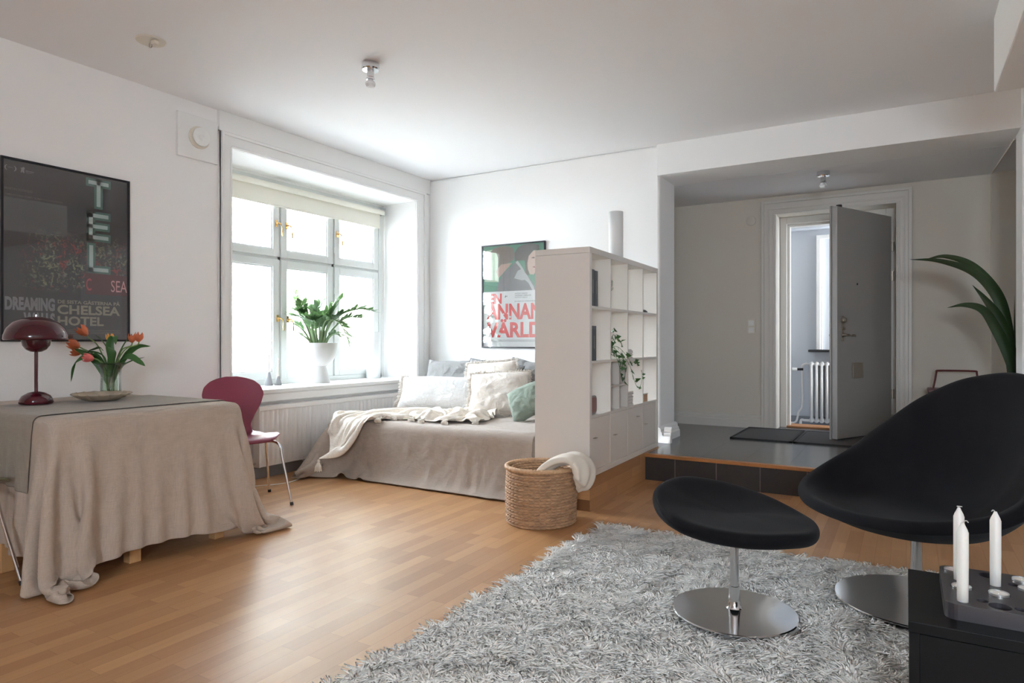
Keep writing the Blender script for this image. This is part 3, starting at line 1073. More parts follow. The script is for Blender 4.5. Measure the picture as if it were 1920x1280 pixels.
def spot(name, label, loc, sc):
    t = thing(name, label, 'ceiling light', loc, 0)
    MB().lathe([(0.0, 0.0), (0.055 * sc, 0.0), (0.055 * sc, -0.035 * sc), (0.05 * sc, -0.042 * sc), (0.0, -0.043 * sc)], 28).build('canopy', M['chrome'], t, smooth=True)
    MB().lathe([(0.022 * sc, -0.043 * sc), (0.022 * sc, -0.085 * sc), (0.026 * sc, -0.09 * sc), (0.026 * sc, -0.10 * sc), (0.0, -0.10 * sc)], 24).build('lamp_holder', M['chrome'], t, smooth=True)
    MB().lathe([(0.016 * sc, -0.10 * sc), (0.03 * sc, -0.118 * sc), (0.032 * sc, -0.13 * sc), (0.024 * sc, -0.145 * sc), (0.0, -0.15 * sc)], 24).build('bulb', M['lampshade'], t, smooth=True)
    return t


spot('ceiling_spot', 'small chrome ceiling lamp holder with bulb in the middle of the room', (-2.85, 3.07, H), 1.0)
spot('ceiling_spot', 'small chrome ceiling lamp holder on the hall ceiling before the door', (-0.61, 6.22, HH), 0.95)
ro = thing('ceiling_rose', 'cream oval ceiling outlet plate with a bare hook above the table', 'ceiling outlet', (-3.71, 2.19, H))
rs = MB()
rs.lathe([(0.0, -0.014), (0.045, -0.013), (0.075, -0.008), (0.08, 0.0)], 36)
rs.build('outlet_plate', M['plastic'], ro, smooth=True)
MB().tube(spline([(-0.012, 0, -0.012), (-0.014, 0, -0.03), (0.0, 0, -0.042), (0.012, 0, -0.034), (0.010, 0, -0.024)], 5), 0.0025, 6).build('hook', M['brushed'], ro, smooth=True)
MB().box(0.025, 0.06, -0.015, 0.015, -0.032, -0.012).build('socket', M['plastic'], ro, bevel=0.004)

# =================================================================== OUTSIDE THE WINDOW
gr = MB().box(-22, -5.1, -10, 32, -0.7, -0.6).build('ground', M['ground'])
struct(gr)
fa = MB().box(-20.6, -20, -2, 30, -0.6, 5.0)
fo = fa.build('building', M['facade'])
bt = thing('neighbour_building', 'pale courtyard building washed out beyond the window', 'building', (-20, 0, -0.6))
fo.name = 'facade'
fo.parent = bt
fo.matrix_parent_inverse = Matrix.Translation((20, 0, 0.6))
for yy in (2.0, 5.0, 8.0, 11.0, 14.0):
    for zz in (1.4, 3.6):
        bx('window_opening', M['ground'], -0.02, 0.03, yy, yy + 1.1, zz, zz + 1.2, bt)
wg = thing('side_wing', 'pale yellow building wing at the right edge of the window view', 'building', (-9.2, 9.6, -0.6))
bx('facade', M['facade_y'], -4.7, 2.2, 0.0, 3.0, 0.0, 7.0, wg)
cw = tag(MB().box(-8.7, -8.45, 0, 9.55, -0.6, 1.16).build('courtyard_wall', M['facade']), 'low pale garden wall with a brick coping outside the window', 'wall')
cp = MB().box(-8.72, -8.43, 0, 9.55, 1.16, 1.34).build('brick_coping', M['brick'], cw)
lp = thing('lamp_post', 'slim pale lamp post with a grey box head outside the window', 'lamp post', (-7.4, 4.55, -0.6))
MB().tube([(0, 0, 0), (0, 0, 1.62)], 0.022, 12).build('pole', M['pot'], lp, smooth=True)
bx('lamp_head', M['brushed'], -0.05, 0.05, -0.05, 0.05, 1.62, 1.69, lp, bevel=0.005)

# =================================================================== POSTERS
def place_left(x, y0, z0):
    return lambda s, t, d: (x + d, y0 + s, z0 + t)


def place_back(y, x0, z0):
    return lambda s, t, d: (x0 + s, y - d, z0 + t)


def poster(name, label, place, w, h, sheet):
    t = thing(name, label, 'poster', (0, 0, 0))

    def pbox(b, s0, s1, t0, t1, d0, d1):
        a = Vector(place(s0, t0, d0))
        c = Vector(place(s1, t1, d1))
        b.box(min(a.x, c.x), max(a.x, c.x), min(a.y, c.y), max(a.y, c.y), min(a.z, c.z), max(a.z, c.z))
    b = MB()
    f = 0.012
    pbox(b, 0, f, 0, h, 0, 0.022)
    pbox(b, w - f, w, 0, h, 0, 0.022)
    pbox(b, f, w - f, 0, f, 0, 0.022)
    pbox(b, f, w - f, h - f, h, 0, 0.022)
    b.build('frame', M['frame_black'], t)
    b = MB()
    pbox(b, f, w - f, f, h - f, 0.002, 0.010)
    b.build('print', sheet, t)
    b = MB()
    pbox(b, f, w - f, f, h - f, 0.0150, 0.0165)
    g = b.build('glazing', M['posterglass'], t)
    return t


M['posterglass'] = glass_mat('acrylic_glazing', (1, 1, 1), 0.20)

# night-city print: dark sheet with small coloured lights
m = bpy.data.materials.new('night_city_print')
t, b, N, L = nt(m)
b.inputs['Roughness'].default_value = 0.4
tc = node(t, 'ShaderNodeTexCoord')
sp = node(t, 'ShaderNodeSeparateXYZ')
L.new(tc.outputs['Object'], sp.inputs[0])


def ramp01(sock, a, b_, c, d):
    """1 between b_ and c, falling to 0 at a and d"""
    m1 = node(t, 'ShaderNodeMapRange')
    m1.inputs[1].default_value = a
    m1.inputs[2].default_value = b_
    m2 = node(t, 'ShaderNodeMapRange')
    m2.inputs[1].default_value = d
    m2.inputs[2].default_value = c
    L.new(sock, m1.inputs[0])
    L.new(sock, m2.inputs[0])
    mm = node(t, 'ShaderNodeMath', operation='MULTIPLY')
    L.new(m1.outputs[0], mm.inputs[0])
    L.new(m2.outputs[0], mm.inputs[1])
    return mm.outputs[0]


my = ramp01(sp.outputs['Y'], 1.80, 1.95, 2.40, 2.46)
mz = ramp01(sp.outputs['Z'], 1.37, 1.42, 1.66, 1.76)
mk = node(t, 'ShaderNodeMath', operation='MULTIPLY')
L.new(my, mk.inputs[0])
L.new(mz, mk.inputs[1])
vo = node(t, 'ShaderNodeTexNoise', Scale=42.0, Detail=4.0, Distortion=1.2)
L.new(tc.outputs['Object'], vo.inputs['Vector'])
th = node(t, 'ShaderNodeMapRange')
th.inputs[1].default_value = 0.49
th.inputs[2].default_value = 0.66
L.new(vo.outputs['Fac'], th.inputs[0])
mq = node(t, 'ShaderNodeMath', operation='MULTIPLY')
L.new(mk.outputs[0], mq.inputs[0])
L.new(th.outputs[0], mq.inputs[1])
cn = node(t, 'ShaderNodeTexNoise', Scale=14.0, Detail=1.0)
L.new(tc.outputs['Object'], cn.inputs['Vector'])
cr_ = node(t, 'ShaderNodeValToRGB')
e = cr_.color_ramp.elements
e[0].position = 0.40
e[0].color = (0.30, 0.32, 0.16, 1)
e[1].position = 0.60
e[1].color = (0.36, 0.05, 0.04, 1)
x = e.new(0.5)
x.color = (0.20, 0.28, 0.20, 1)
L.new(cn.outputs['Fac'], cr_.inputs[0])
mx = node(t, 'ShaderNodeMix', data_type='RGBA')
mx.inputs[6].default_value = (0.026, 0.026, 0.033, 1)
L.new(mq.outputs[0], mx.inputs[0])
L.new(cr_.outputs[0], mx.inputs[7])
L.new(mx.outputs[2], b.inputs['Base Color'])
M['night'] = m

pl = place_left(XL + 0.001, 1.725, 1.08)
po = poster('framed_poster', 'large dark framed film poster with a green neon sign beside the dining table', pl, 0.72, 1.05, M['night'])
halo = flat('print_neon_halo', (0.075, 0.21, 0.175))
neon = flat('print_neon_white', (0.55, 0.70, 0.68))


def strokes(lst, w):
    out = []
    for (a, b_, c, d) in lst:
        if abs(a - c) < 1e-6:
            out.append(('p', [(a - w, min(b_, d) - w), (a + w, min(b_, d) - w), (a + w, max(b_, d) + w), (a - w, max(b_, d) + w)]))
        else:
            out.append(('p', [(min(a, c) - w, b_ - w), (max(a, c) + w, b_ - w), (max(a, c) + w, b_ + w), (min(a, c) - w, b_ + w)]))
    return out


TEL = [(0.480, 0.998, 0.578, 0.998), (0.529, 0.998, 0.529, 0.862),
       (0.483, 0.792, 0.483, 0.655), (0.483, 0.792, 0.577, 0.792), (0.483, 0.724, 0.572, 0.724), (0.483, 0.655, 0.577, 0.655),
       (0.485, 0.592, 0.485, 0.452), (0.485, 0.452, 0.577, 0.452)]
print_shapes('neon_halo', halo, strokes(TEL, 0.026), pl, 0.0105, po)
print_shapes('neon_lettering', neon, strokes(TEL, 0.0118), pl, 0.0115, po)
print_shapes('red_panel', flat('print_dark_red', (0.10, 0.008, 0.014)), [('p', [(0.449, 0.295), (0.706, 0.295), (0.706, 0.425), (0.449, 0.432)])], pl, 0.0105, po)
print_shapes('red_lettering', flat('print_red', (0.50, 0.05, 0.07)), [('t', 'C', 0.455, 0.487, 0.318, 0.395, 0.01)], pl, 0.0115, po)
print_shapes('pink_lettering', flat('print_pink', (0.80, 0.42, 0.44)), [('t', 'SEA', 0.605, 0.706, 0.318, 0.392, 0.0)], pl, 0.0115, po)
gt = flat('print_grey', (0.27, 0.27, 0.29))
print_shapes('title_lettering', gt, [('t', 'DREAMING', 0.022, 0.279, 0.180, 0.258, 0.05), ('t', 'WALLS', 0.114, 0.279, 0.093, 0.170, 0.05)], pl, 0.0115, po)
bt_ = flat('print_beige', (0.33, 0.31, 0.22))
print_shapes('subtitle_lettering', bt_, [('t', 'DE SISTA GÄSTERNA PÅ', 0.294, 0.661, 0.230, 0.258, 0.03),
                                        ('t', 'CHELSEA', 0.292, 0.661, 0.165, 0.223, 0.03), ('t', 'HOTEL', 0.294, 0.560, 0.097, 0.154, 0.03)], pl, 0.0115, po)
print_shapes('credit_lettering', flat('print_dim', (0.14, 0.13, 0.11)), [('t', 'MARTIN SCORSESE', 0.022, 0.162, 0.866, 0.880, 0.01), ('t', 'AMÉLIE VAN ELMBT & MAYA DUVERDIER', 0.022, 0.323, 0.833, 0.847, 0.01)]
             + [('p', [(0.294, z), (0.66, z), (0.66, z + 0.003), (0.294, z + 0.003)]) for z in (0.068, 0.058, 0.048)], pl, 0.0115, po)
lau = [('t', '(', 0.020, 0.034, 0.975, 1.005, 0.02), ('t', ')', 0.066, 0.080, 0.975, 1.005, 0.02), ('t', 'SELECTION', 0.038, 0.063, 0.990, 0.996, 0.0)]
lau += [('p', [(0.100, 0.975), (0.106, 0.975), (0.108, 0.985), (0.113, 0.975), (0.119, 0.975), (0.118, 0.995), (0.122, 1.003), (0.115, 1.010), (0.106, 1.002), (0.098, 1.004), (0.104, 0.995)])]
lau += [('t', 'BERLINALE', 0.126, 0.168, 0.985, 0.993, 0.01), ('t', 'PANORAMA', 0.126, 0.160, 0.976, 0.982, 0.0)]
print_shapes('festival_mark', flat('print_light_grey', (0.28, 0.28, 0.30)), lau, pl, 0.0115, po)

# second poster: white lower half with red title, green upper half with two figures seen from behind
pb = place_back(YB - 0.001, -3.71, 1.015)
W2, H2 = 0.73, 1.035
p2 = poster('framed_poster', 'framed white film poster with red lettering behind the bookshelf', pb, W2, H2, flat('print_white', (0.80, 0.80, 0.80)))
C = lambda n, c: flat('print_' + n, c)
print_shapes('green_field', C('green', (0.08, 0.26, 0.17)), [('p', [(0.012, 0.566), (0.718, 0.566), (0.718, 1.023), (0.012, 1.023)])], pb, 0.0103, p2)
print_shapes('pale_figure', C('pale_green', (0.45, 0.58, 0.42)), [('p', [(0.032, 0.67), (0.20, 0.66), (0.205, 0.80), (0.19, 0.94), (0.12, 0.99), (0.05, 0.98), (0.03, 0.85)])], pb, 0.0106, p2)
print_shapes('man_hair', C('hair', (0.20, 0.155, 0.13)), [('p', [(0.19, 0.80), (0.23, 0.835), (0.30, 0.84), (0.37, 0.87), (0.388, 0.92), (0.372, 0.985), (0.32, 1.01), (0.24, 1.018), (0.14, 1.0), (0.10, 0.965), (0.17, 0.955), (0.195, 0.90)])], pb, 0.0112, p2)
print_shapes('man_neck', C('skin', (0.50, 0.33, 0.27)), [('p', [(0.20, 0.70), (0.26, 0.755), (0.36, 0.845), (0.28, 0.838), (0.215, 0.835), (0.20, 0.86), (0.188, 0.80), (0.17, 0.76)])], pb, 0.0109, p2)
print_shapes('man_coat', C('coat', (0.20, 0.195, 0.20)), [('p', [(0.17, 0.566), (0.20, 0.66), (0.25, 0.74), (0.33, 0.80), (0.415, 0.862), (0.45, 0.83), (0.49, 0.76), (0.54, 0.70), (0.60, 0.62), (0.62, 0.566)])], pb, 0.0115, p2)
print_shapes('coat_highlight', C('coat_light', (0.52, 0.54, 0.55)), [('p', [(0.38, 0.69), (0.42, 0.76), (0.47, 0.78), (0.53, 0.71), (0.60, 0.60), (0.61, 0.566), (0.585, 0.566), (0.54, 0.64), (0.50, 0.67), (0.47, 0.665)]),
                                                              ('p', [(0.395, 0.845), (0.42, 0.862), (0.47, 0.80), (0.50, 0.75), (0.47, 0.76), (0.44, 0.80)])], pb, 0.0121, p2)
print_shapes('woman_hair', C('dark_hair', (0.10, 0.085, 0.08)), [('p', [(0.385, 0.86), (0.50, 0.86), (0.51, 0.72), (0.55, 0.71), (0.53, 0.80), (0.545, 0.90), (0.60, 0.955), (0.66, 0.95), (0.66, 1.0), (0.58, 1.02), (0.48, 1.015), (0.42, 0.99), (0.385, 0.94)])], pb, 0.0109, p2)
print_shapes('woman_face', C('face', (0.62, 0.46, 0.39)), [('p', [(0.545, 0.90), (0.60, 0.95), (0.66, 0.945), (0.665, 0.86), (0.65, 0.78), (0.60, 0.715), (0.56, 0.72), (0.535, 0.77), (0.53, 0.83)])], pb, 0.0112, p2)
print_shapes('lips', C('lips', (0.30, 0.07, 0.07)), [('p', [(0.585, 0.790), (0.61, 0.797), (0.63, 0.79), (0.61, 0.78)])], pb, 0.0118, p2)
print_shapes('eye', C('eye', (0.08, 0.05, 0.05)), [('p', [(0.57, 0.878), (0.60, 0.888), (0.62, 0.88), (0.60, 0.873)])], pb, 0.0118, p2)
red = C('title_red', (0.66, 0.045, 0.045))
print_shapes('title_lettering', red, [('t', 'EN', 0.086, 0.235, 0.442, 0.545, 0.035), ('t', 'ANNAN', 0.058, 0.69, 0.284, 0.442, 0.035), ('t', 'VÄRLD', 0.058, 0.69, 0.104, 0.290, 0.035)], pb, 0.0112, p2)
brk = []
rr = random.Random(4)
for (x0, x1, z0, z1, n) in ((0.06, 0.20, 0.30, 0.37, 11), (0.06, 0.22, 0.13, 0.26, 15), (0.24, 0.34, 0.30, 0.36, 5)):
    for i in range(n):
        cx, cz, r_ = rr.uniform(x0, x1), rr.uniform(z0, z1), rr.uniform(0.006, 0.017)
        brk.append(('p', [(cx + r_ * rr.uniform(0.5, 1.3) * math.cos(a), cz + r_ * 0.8 * math.sin(a)) for a in [k * PI / 3.5 for k in range(7)]]))
print_shapes('brush_marks', flat('print_white_b', (0.80, 0.80, 0.80)), brk, pb, 0.0118, p2)
print_shapes('credit_lettering', C('black', (0.06, 0.06, 0.06)), [('t', 'VINCENT LINDON', 0.386, 0.53, 0.530, 0.545, 0.0), ('t', 'SANDRINE KIBERLAIN', 0.386, 0.57, 0.510, 0.525, 0.0), ('t', 'ANTHONY BAJON', 0.386, 0.53, 0.490, 0.505, 0.0),
                                                                   ('t', 'EN FILM AV STÉPHANE BRIZÉ', 0.386, 0.66, 0.455, 0.470, 0.0),
                                                                   ('p', [(0.272, 0.505), (0.281, 0.527), (0.290, 0.512), (0.300, 0.527), (0.298, 0.508), (0.285, 0.512), (0.277, 0.500)])]
             + [('p', [(0.10, z), (0.62, z), (0.62, z + 0.0025), (0.10, z + 0.0025)]) for z in (0.080, 0.072, 0.064)], pb, 0.0112, p2)

# =================================================================== DINING TABLE
TX0, TX1, TY0, TY1, TZ = -4.365, -3.165, 1.435, 2.385, 0.738
dt = thing('dining_table', 'pine dining table covered by a long linen cloth, end against the wall', 'table', (-3.76, 1.91, 0))
bx('table_top', M['pine'], TX0 + 3.76, TX1 + 3.735, TY0 - 1.885, TY1 - 1.935, 0.715, TZ - 0.003, dt, bevel=0.003)
bx('apron', M['pine'], TX0 + 3.82, TX1 + 3.70, TY0 - 1.82, TY1 - 2.0, 0.61, 0.715, dt)
for (lx, ly) in ((TX1 - 0.10, TY0 + 0.40), (TX1 - 0.10, TY1 - 0.09), (TX0 + 0.72, TY0 + 0.02), (TX0 + 0.1, TY0 + 0.1), (TX0 + 0.1, TY1 - 0.1)):
    bx('leg', M['pine'], lx + 3.76 - 0.028, lx + 3.76 + 0.028, ly - 1.91 - 0.028, ly - 1.91 + 0.028, 0, 0.715, dt, bevel=0.003)
bx('stretcher', M['pine'], TX0 + 3.83, TX0 + 0.75 + 3.76, TY0 + 0.02 - 1.91 - 0.012, TY0 + 0.02 - 1.91 + 0.012, 0.20, 0.27, dt, bevel=0.002)

nx, ny = 84, 100
cx = np.linspace(TX0 + 0.005, TX1 + 0.625, nx)
cyv = np.linspace(TY0 - 0.575, TY1 + 0.60, ny)
REST = np.dstack([*np.meshgrid(cx, cyv, indexing='ij'), np.full((nx, ny), TZ + 0.008)])
P0 = REST.copy()


def zigzag(phi, knots):
    """tilt of the hanging corner cloth: knots are (angle, tilt)"""
    return np.interp(phi, [k[0] for k in knots], [k[1] for k in knots])


for i in range(nx):
    for j in range(ny):
        x_, y_ = cx[i], cyv[j]
        a_ = max(0.0, x_ - TX1)
        b_ = TY0 - y_ if y_ < TY0 else (y_ - TY1 if y_ > TY1 else 0.0)
        sy_ = -1.0 if y_ < TY0 else 1.0
        if a_ == 0 and b_ == 0:
            continue
        ey = TY0 - 0.010 if sy_ < 0 else TY1 + 0.010
        if b_ == 0:        # long side
            P0[i, j] = (TX1 + 0.010 + a_ * (0.05 + 0.05 * math.sin(y_ * 14 + 1.0)), y_, TZ - a_)
        elif a_ == 0:      # short sides
            P0[i, j] = (x_, ey + sy_ * b_ * (0.04 + 0.03 * math.sin(x_ * 16)), TZ - b_)
        else:              # corner ear, hung in pleats
            r_ = math.hypot(a_, b_)
            ph_ = math.degrees(math.atan2(b_, a_))
            if sy_ < 0:
                ps = zigzag(ph_, [(0, 0), (16, 16), (31, 1), (46, 16), (61, 2), (76, 15), (90, 1)])
                mixd = zigzag(ph_, [(0, 0.8), (31, 0.8), (45, 0.55), (61, 0.3), (90, 0.05)])
                d_ = np.array([zigzag(ph_, [(0, 0.6), (46, 0.75), (90, 0.05)]), zigzag(ph_, [(0, 0.8), (31, 0.35), (61, -0.6), (90, -1.0)])])
            else:
                ps = zigzag(ph_, [(0, 0), (20, 20), (38, 3), (60, 22), (90, 2)])
                d_ = np.array([0.25, 0.97])
            d_ = d_ / np.linalg.norm(d_)
            t_ = math.radians(ps)
            P0[i, j] = (TX1 + 0.012 + d_[0] * r_ * math.sin(t_), ey + d_[1] * r_ * math.sin(t_), TZ - r_ * math.cos(t_))
P0[..., 2] = np.where(P0[..., 2] < 0.006, 0.006 + 0.0 * P0[..., 2], P0[..., 2])


def coll_table(X, X0):
    push_box(X, X0, TX0 - 0.3, TX1, TY0, TY1, TZ, e=0.006, r=0.012, mu=0.9)
    X[:, 0] = np.maximum(X[:, 0], XL + 0.01)
    fl = X[:, 2] < 0.006
    X[fl, 2] = 0.006
    X[fl, :2] = X[fl, :2] * 0.85 + X0[fl, :2] * 0.15


TC = drape(P0, coll_table, steps=70, iters=18, rest=REST, bend=0.05, damp=0.90, shear=0.12, lateg=0.3)
tcl = MB().grid(TC).build('tablecloth', M['cloth'], None, smooth='all', solid=0.003, sub=1)
tag(tcl, 'long oatmeal linen tablecloth hanging to the floor over the dining table', 'tablecloth')
# runner: follows the cloth it lies on
Nn = np.cross(np.gradient(TC, axis=0), np.gradient(TC, axis=1))
Nn /= np.linalg.norm(Nn, axis=2, keepdims=True) + 1e-9
ia = int(np.argmin(abs(cx + 4.0)))
ib = int(np.argmin(abs(cx + 3.335)))
ja = int(np.argmin(abs(cyv - (TY0 - 0.30))))
jb = int(np.argmin(abs(cyv - (TY1 + 0.30))))
Rn = (TC + Nn * 0.007)[ia:ib + 1, ja:jb + 1]
rn = MB().grid(Rn).build('table_runner', M['runner'], None, smooth='all', solid=0.002, sub=1)
tag(rn, 'darker grey-beige table runner lying across the tablecloth below the lamp', 'table runner')
TT = TZ + 0.012      # top of the cloth
RT = TZ + 0.020      # top of the runner


# =================================================================== CHAIRS
def moulded_chair(name, label, lacquer, loc, rz, group=None):
    c = thing(name, label, 'chair', loc, rz, group)
    # centre line (y forward negative = back), local +y is the front
    cl = spline([(0, 0.235, 0.425), (0, 0.20, 0.447), (0, 0.10, 0.452), (0, -0.02, 0.440), (0, -0.12, 0.434), (0, -0.185, 0.455), (0, -0.220, 0.52), (0, -0.238, 0.60), (0, -0.262, 0.70), (0, -0.285, 0.79), (0, -0.292, 0.835)], 5)
    n = len(cl)
    ks = [0, .03, .10, .22, .33, .42, .50, .58, .66, .75, .84, .91, .96, .985, 1.0]
    ws = [0.10, 0.155, 0.200, 0.212, 0.196, 0.150, 0.112, 0.105, 0.135, 0.182, 0.208, 0.190, 0.145, 0.095, 0.03]
    L0 = [0]
    for i in range(1, n):
        L0.append(L0[-1] + (cl[i] - cl[i - 1]).length)
    rows = []
    for i in range(n):
        u = L0[i] / L0[-1]
        w = interp(ks, ws, u)
        d = (cl[min(i + 1, n - 1)] - cl[max(i - 1, 0)]).normalized()
        nrm = Vector((1, 0, 0)).cross(d)
        row = []
        for k in range(17):
            s = -1 + 2 * k / 16
            dish = (0.014 if u < 0.4 else 0.030) * s * s * (w / 0.2)
            row.append(cl[i] + Vector((w * s, 0, 0)) + nrm * (-dish if True else 0))
        rows.append(row)
    MB().grid(rows).build('seat_shell', lacquer, c, smooth='all', solid=0.009, sub=1, bevel=0)
    pad = MB().lathe([(0, 0.425), (0.075, 0.425), (0.075, 0.41), (0, 0.41)], 24).build('mount_plate', M['blackmetal'], c)
    for sx in (-1, 1):
        for sy in (-1, 1):
            pts = spline([(0.03 * sx, 0.03 * sy, 0.412), (0.10 * sx, 0.09 * sy, 0.416), (0.165 * sx, 0.135 * sy, 0.412), (0.196 * sx, 0.16 * sy, 0.38), (0.206 * sx, 0.175 * sy, 0.30), (0.245 * sx, 0.235 * sy, 0.012)], 6)
            leg = MB().tube(pts, 0.0078, 10).build('leg', M['chrome'], c, smooth=True)
            MB().tube([(0.2445 * sx, 0.234 * sy, 0.02), (0.2465 * sx, 0.237 * sy, 0.0)], 0.011, 10).build('foot_cap', M['blackmetal'], leg, smooth=True)
    return c


# heading of the burgundy chair: front towards +x and a little towards the camera
moulded_chair('dining_chair', 'burgundy moulded plywood chair with chrome legs between table and window', M['burgundy'], (-3.80, 2.87, 0), R(-112))
moulded_chair('dining_chair', 'pale sage green moulded chair tucked under the near side of the table', M['sage'], (-3.575, 1.165, 0.02), R(-4))

# =================================================================== TABLE LAMP, PLATE, VASE, TULIPS
tl = thing('table_lamp', 'dark burgundy mushroom table lamp with a domed shade on the dining table', 'lamp', (-3.87, 1.68, RT))
MB().lathe([(0.0, 0.0), (0.072, 0.0), (0.076, 0.006), (0.074, 0.022), (0.062, 0.042), (0.036, 0.058), (0.012, 0.064), (0.0, 0.065)], 48).build('base', M['lampred'], tl, smooth='all')
MB().tube([(0, 0, 0.06), (0, 0, 0.34)], 0.0085, 16).build('pole', M['lampred'], tl, smooth=True)
MB().lathe([(0.136, 0.330), (0.139, 0.336), (0.137, 0.355), (0.125, 0.388), (0.100, 0.418), (0.065, 0.438), (0.03, 0.447), (0.0, 0.449)], 64, caps=False).build('lamp_shade', M['lampred'], tl, smooth='all', solid=0.003)
MB().lathe([(0.0, 0.268), (0.025, 0.270), (0.045, 0.282), (0.058, 0.302), (0.063, 0.328), (0.062, 0.345)], 48, caps=False).build('lower_shade', M['lampred'], tl, smooth='all', solid=0.003)
MB().lathe([(0, 0.449), (0.006, 0.451), (0.006, 0.461), (0.0, 0.462)], 12).build('finial', M['chrome'], tl, smooth=True)
MB().tube([(0.045, 0, 0.33), (0.11, 0, 0.345)], 0.002, 6).build('shade_strut', M['lampred'], tl)
MB().tube([(-0.025, 0.04, 0.33), (-0.06, 0.095, 0.345)], 0.002, 6).build('shade_strut', M['lampred'], tl)
MB().tube([(-0.025, -0.04, 0.33), (-0.06, -0.095, 0.345)], 0.002, 6).build('shade_strut', M['lampred'], tl)

sd = thing('serving_dish', 'shallow scalloped beige dish on the runner in front of the vase', 'dish', (-3.80, 1.97, RT))
rows = []
ns = 16
for i in range(128):
    a = 2 * PI * i / 128
    sc = abs(math.cos(ns * a / 2)) ** 0.6
    row = []
    for r_, z, wv in ((0.0, 0.004, 0), (0.07, 0.003, 0.0), (0.088, 0.007, 0.1), (0.110, 0.020, 0.5), (0.130, 0.034, 0.9), (0.142, 0.041, 1.0)):
        q = r_ + 0.010 * wv * (sc - 0.5)
        row.append((q * math.cos(a), q * math.sin(a), z - 0.004 * wv * sc))
    rows.append(row)
MB().grid(rows, closed_u=True).build('dish_body', M['shell'], sd, smooth='all', solid=0.005)

vx, vy = -4.09, 2.17
va = thing('flower_vase', 'clear glass flared vase half filled with water holding the tulips', 'vase', (vx, vy, RT - 0.008))
MB().lathe([(0.0, 0.012), (0.050, 0.012), (0.056, 0.02), (0.054, 0.05), (0.051, 0.12), (0.056, 0.165), (0.072, 0.192), (0.088, 0.203)], 48, caps=False).build('vase_wall', M['clear'], va, smooth='all', solid=0.003)
MB().lathe([(0.0, 0.0), (0.052, 0.0), (0.057, 0.006), (0.055, 0.012), (0, 0.012)], 40).build('vase_base', M['clear'], va, smooth='all')
wmat = glass_mat('water', (0.86, 0.93, 0.86), 0.1)
MB().lathe([(0.0, 0.014), (0.048, 0.014), (0.050, 0.05), (0.0485, 0.11), (0.0, 0.11)], 40).build('water', wmat, va, smooth=True)


def petal_head(size, closed=0.75, seed=0):
    """tulip flower: six cupped petals, base at the origin, opening along +z"""
    rr = random.Random(seed)
    b = MB()
    for k in range(6):
        inner = k % 2
        a0 = k * PI / 3 + rr.uniform(-0.1, 0.1)
        R0 = size * (0.47 - 0.05 * inner)
        hh = size * (0.98 + rr.uniform(-0.08, 0.08))
        rows = []
        for i in range(9):
            v = i / 8
            rad = R0 * math.sin(min(1.0, 0.12 + v * 0.9) * PI * 0.62) * (1 - (1 - closed) * 0) * (1.0 - 0.30 * v * v * closed)
            wid = 0.95 * (math.sin(PI * min(1, 0.15 + 0.78 * v)) ** 0.45) * (1.0 if v < 1 else 0.55)
            row = []
            for j in range(7):
                s = -1 + j / 3
                a = a0 + s * wid * 0.75
                rr2 = rad * (1 + 0.06 * s * s * (1 if inner else -1)) + 0.002 * (1 - inner)
                row.append((rr2 * math.cos(a), rr2 * math.sin(a), hh * (v - 0.30 * s * s * v * v)))
            rows.append(row)
        b.grid(rows)
    return b


def leaf_strip(pts, w, b=None, fold=0.25, side=None, prof=None, nseg=6):
    """long leaf along pts; fold makes the shallow V"""
    b = b or MB()
    P = spline(pts, nseg)
    n = len(P)
    rows = []
    for i, p in enumerate(P):
        u = i / (n - 1)
        ww = w * (math.sin(PI * min(1, 0.08 + 0.92 * u)) ** 0.7 if prof is None else prof(u))
        d = (P[min(i + 1, n - 1)] - P[max(i - 1, 0)]).normalized()
        sd_ = Vector(side) if side is not None else d.cross(Vector((0, 0, 1)))
        if sd_.length < 1e-4:
            sd_ = Vector((1, 0, 0))
        sd_ = (sd_ - d * sd_.dot(d)).normalized()
        nr_ = d.cross(sd_)
        rows.append([p + sd_ * ww * s + nr_ * (abs(s) * ww * fold) for s in (-1, -0.5, 0, 0.5, 1)])
    b.grid(rows)
    return b


def toward(x, z, dep=0.0):
    """vase-local direction: x to the right of the picture, z up, dep away from the viewer"""
    ca, sa = math.cos(R(30.8)), math.sin(R(30.8))
    return Vector((x * ca - dep * sa, x * sa + dep * ca, z))


tul = [
    ('orange tulip leaning left, highest of the bunch', (-0.150, 0.375, 0.0), 'petal', 0.075, (-0.4, 0.75, -0.4)),
    ('orange tulip at the left, just below the highest one', (-0.172, 0.302, -0.04), 'petal', 0.072, (-0.7, 0.5, -0.5)),
    ('orange tulip at the far left, lowest and half hidden', (-0.205, 0.262, 0.02), 'petal', 0.060, (-0.9, 0.25, -0.2)),
    ('pink-orange tulip drooping in front over the vase rim', (-0.045, 0.232, -0.11), 'petal_pink', 0.062, (-0.75, 0.25, -0.6)),
    ('small yellow-orange tulip in the middle of the bunch', (-0.020, 0.340, 0.03), 'petal_yellow', 0.055, (-0.1, 1, 0)),
    ('orange tulip second from the right in the vase', (0.110, 0.335, 0.03), 'petal', 0.056, (0.15, 1, 0)),
    ('orange tulip at the far right of the bunch', (0.178, 0.340, -0.02), 'petal', 0.058, (0.25, 1, -0.1)),
]
V0 = Vector((vx, vy, RT - 0.008))
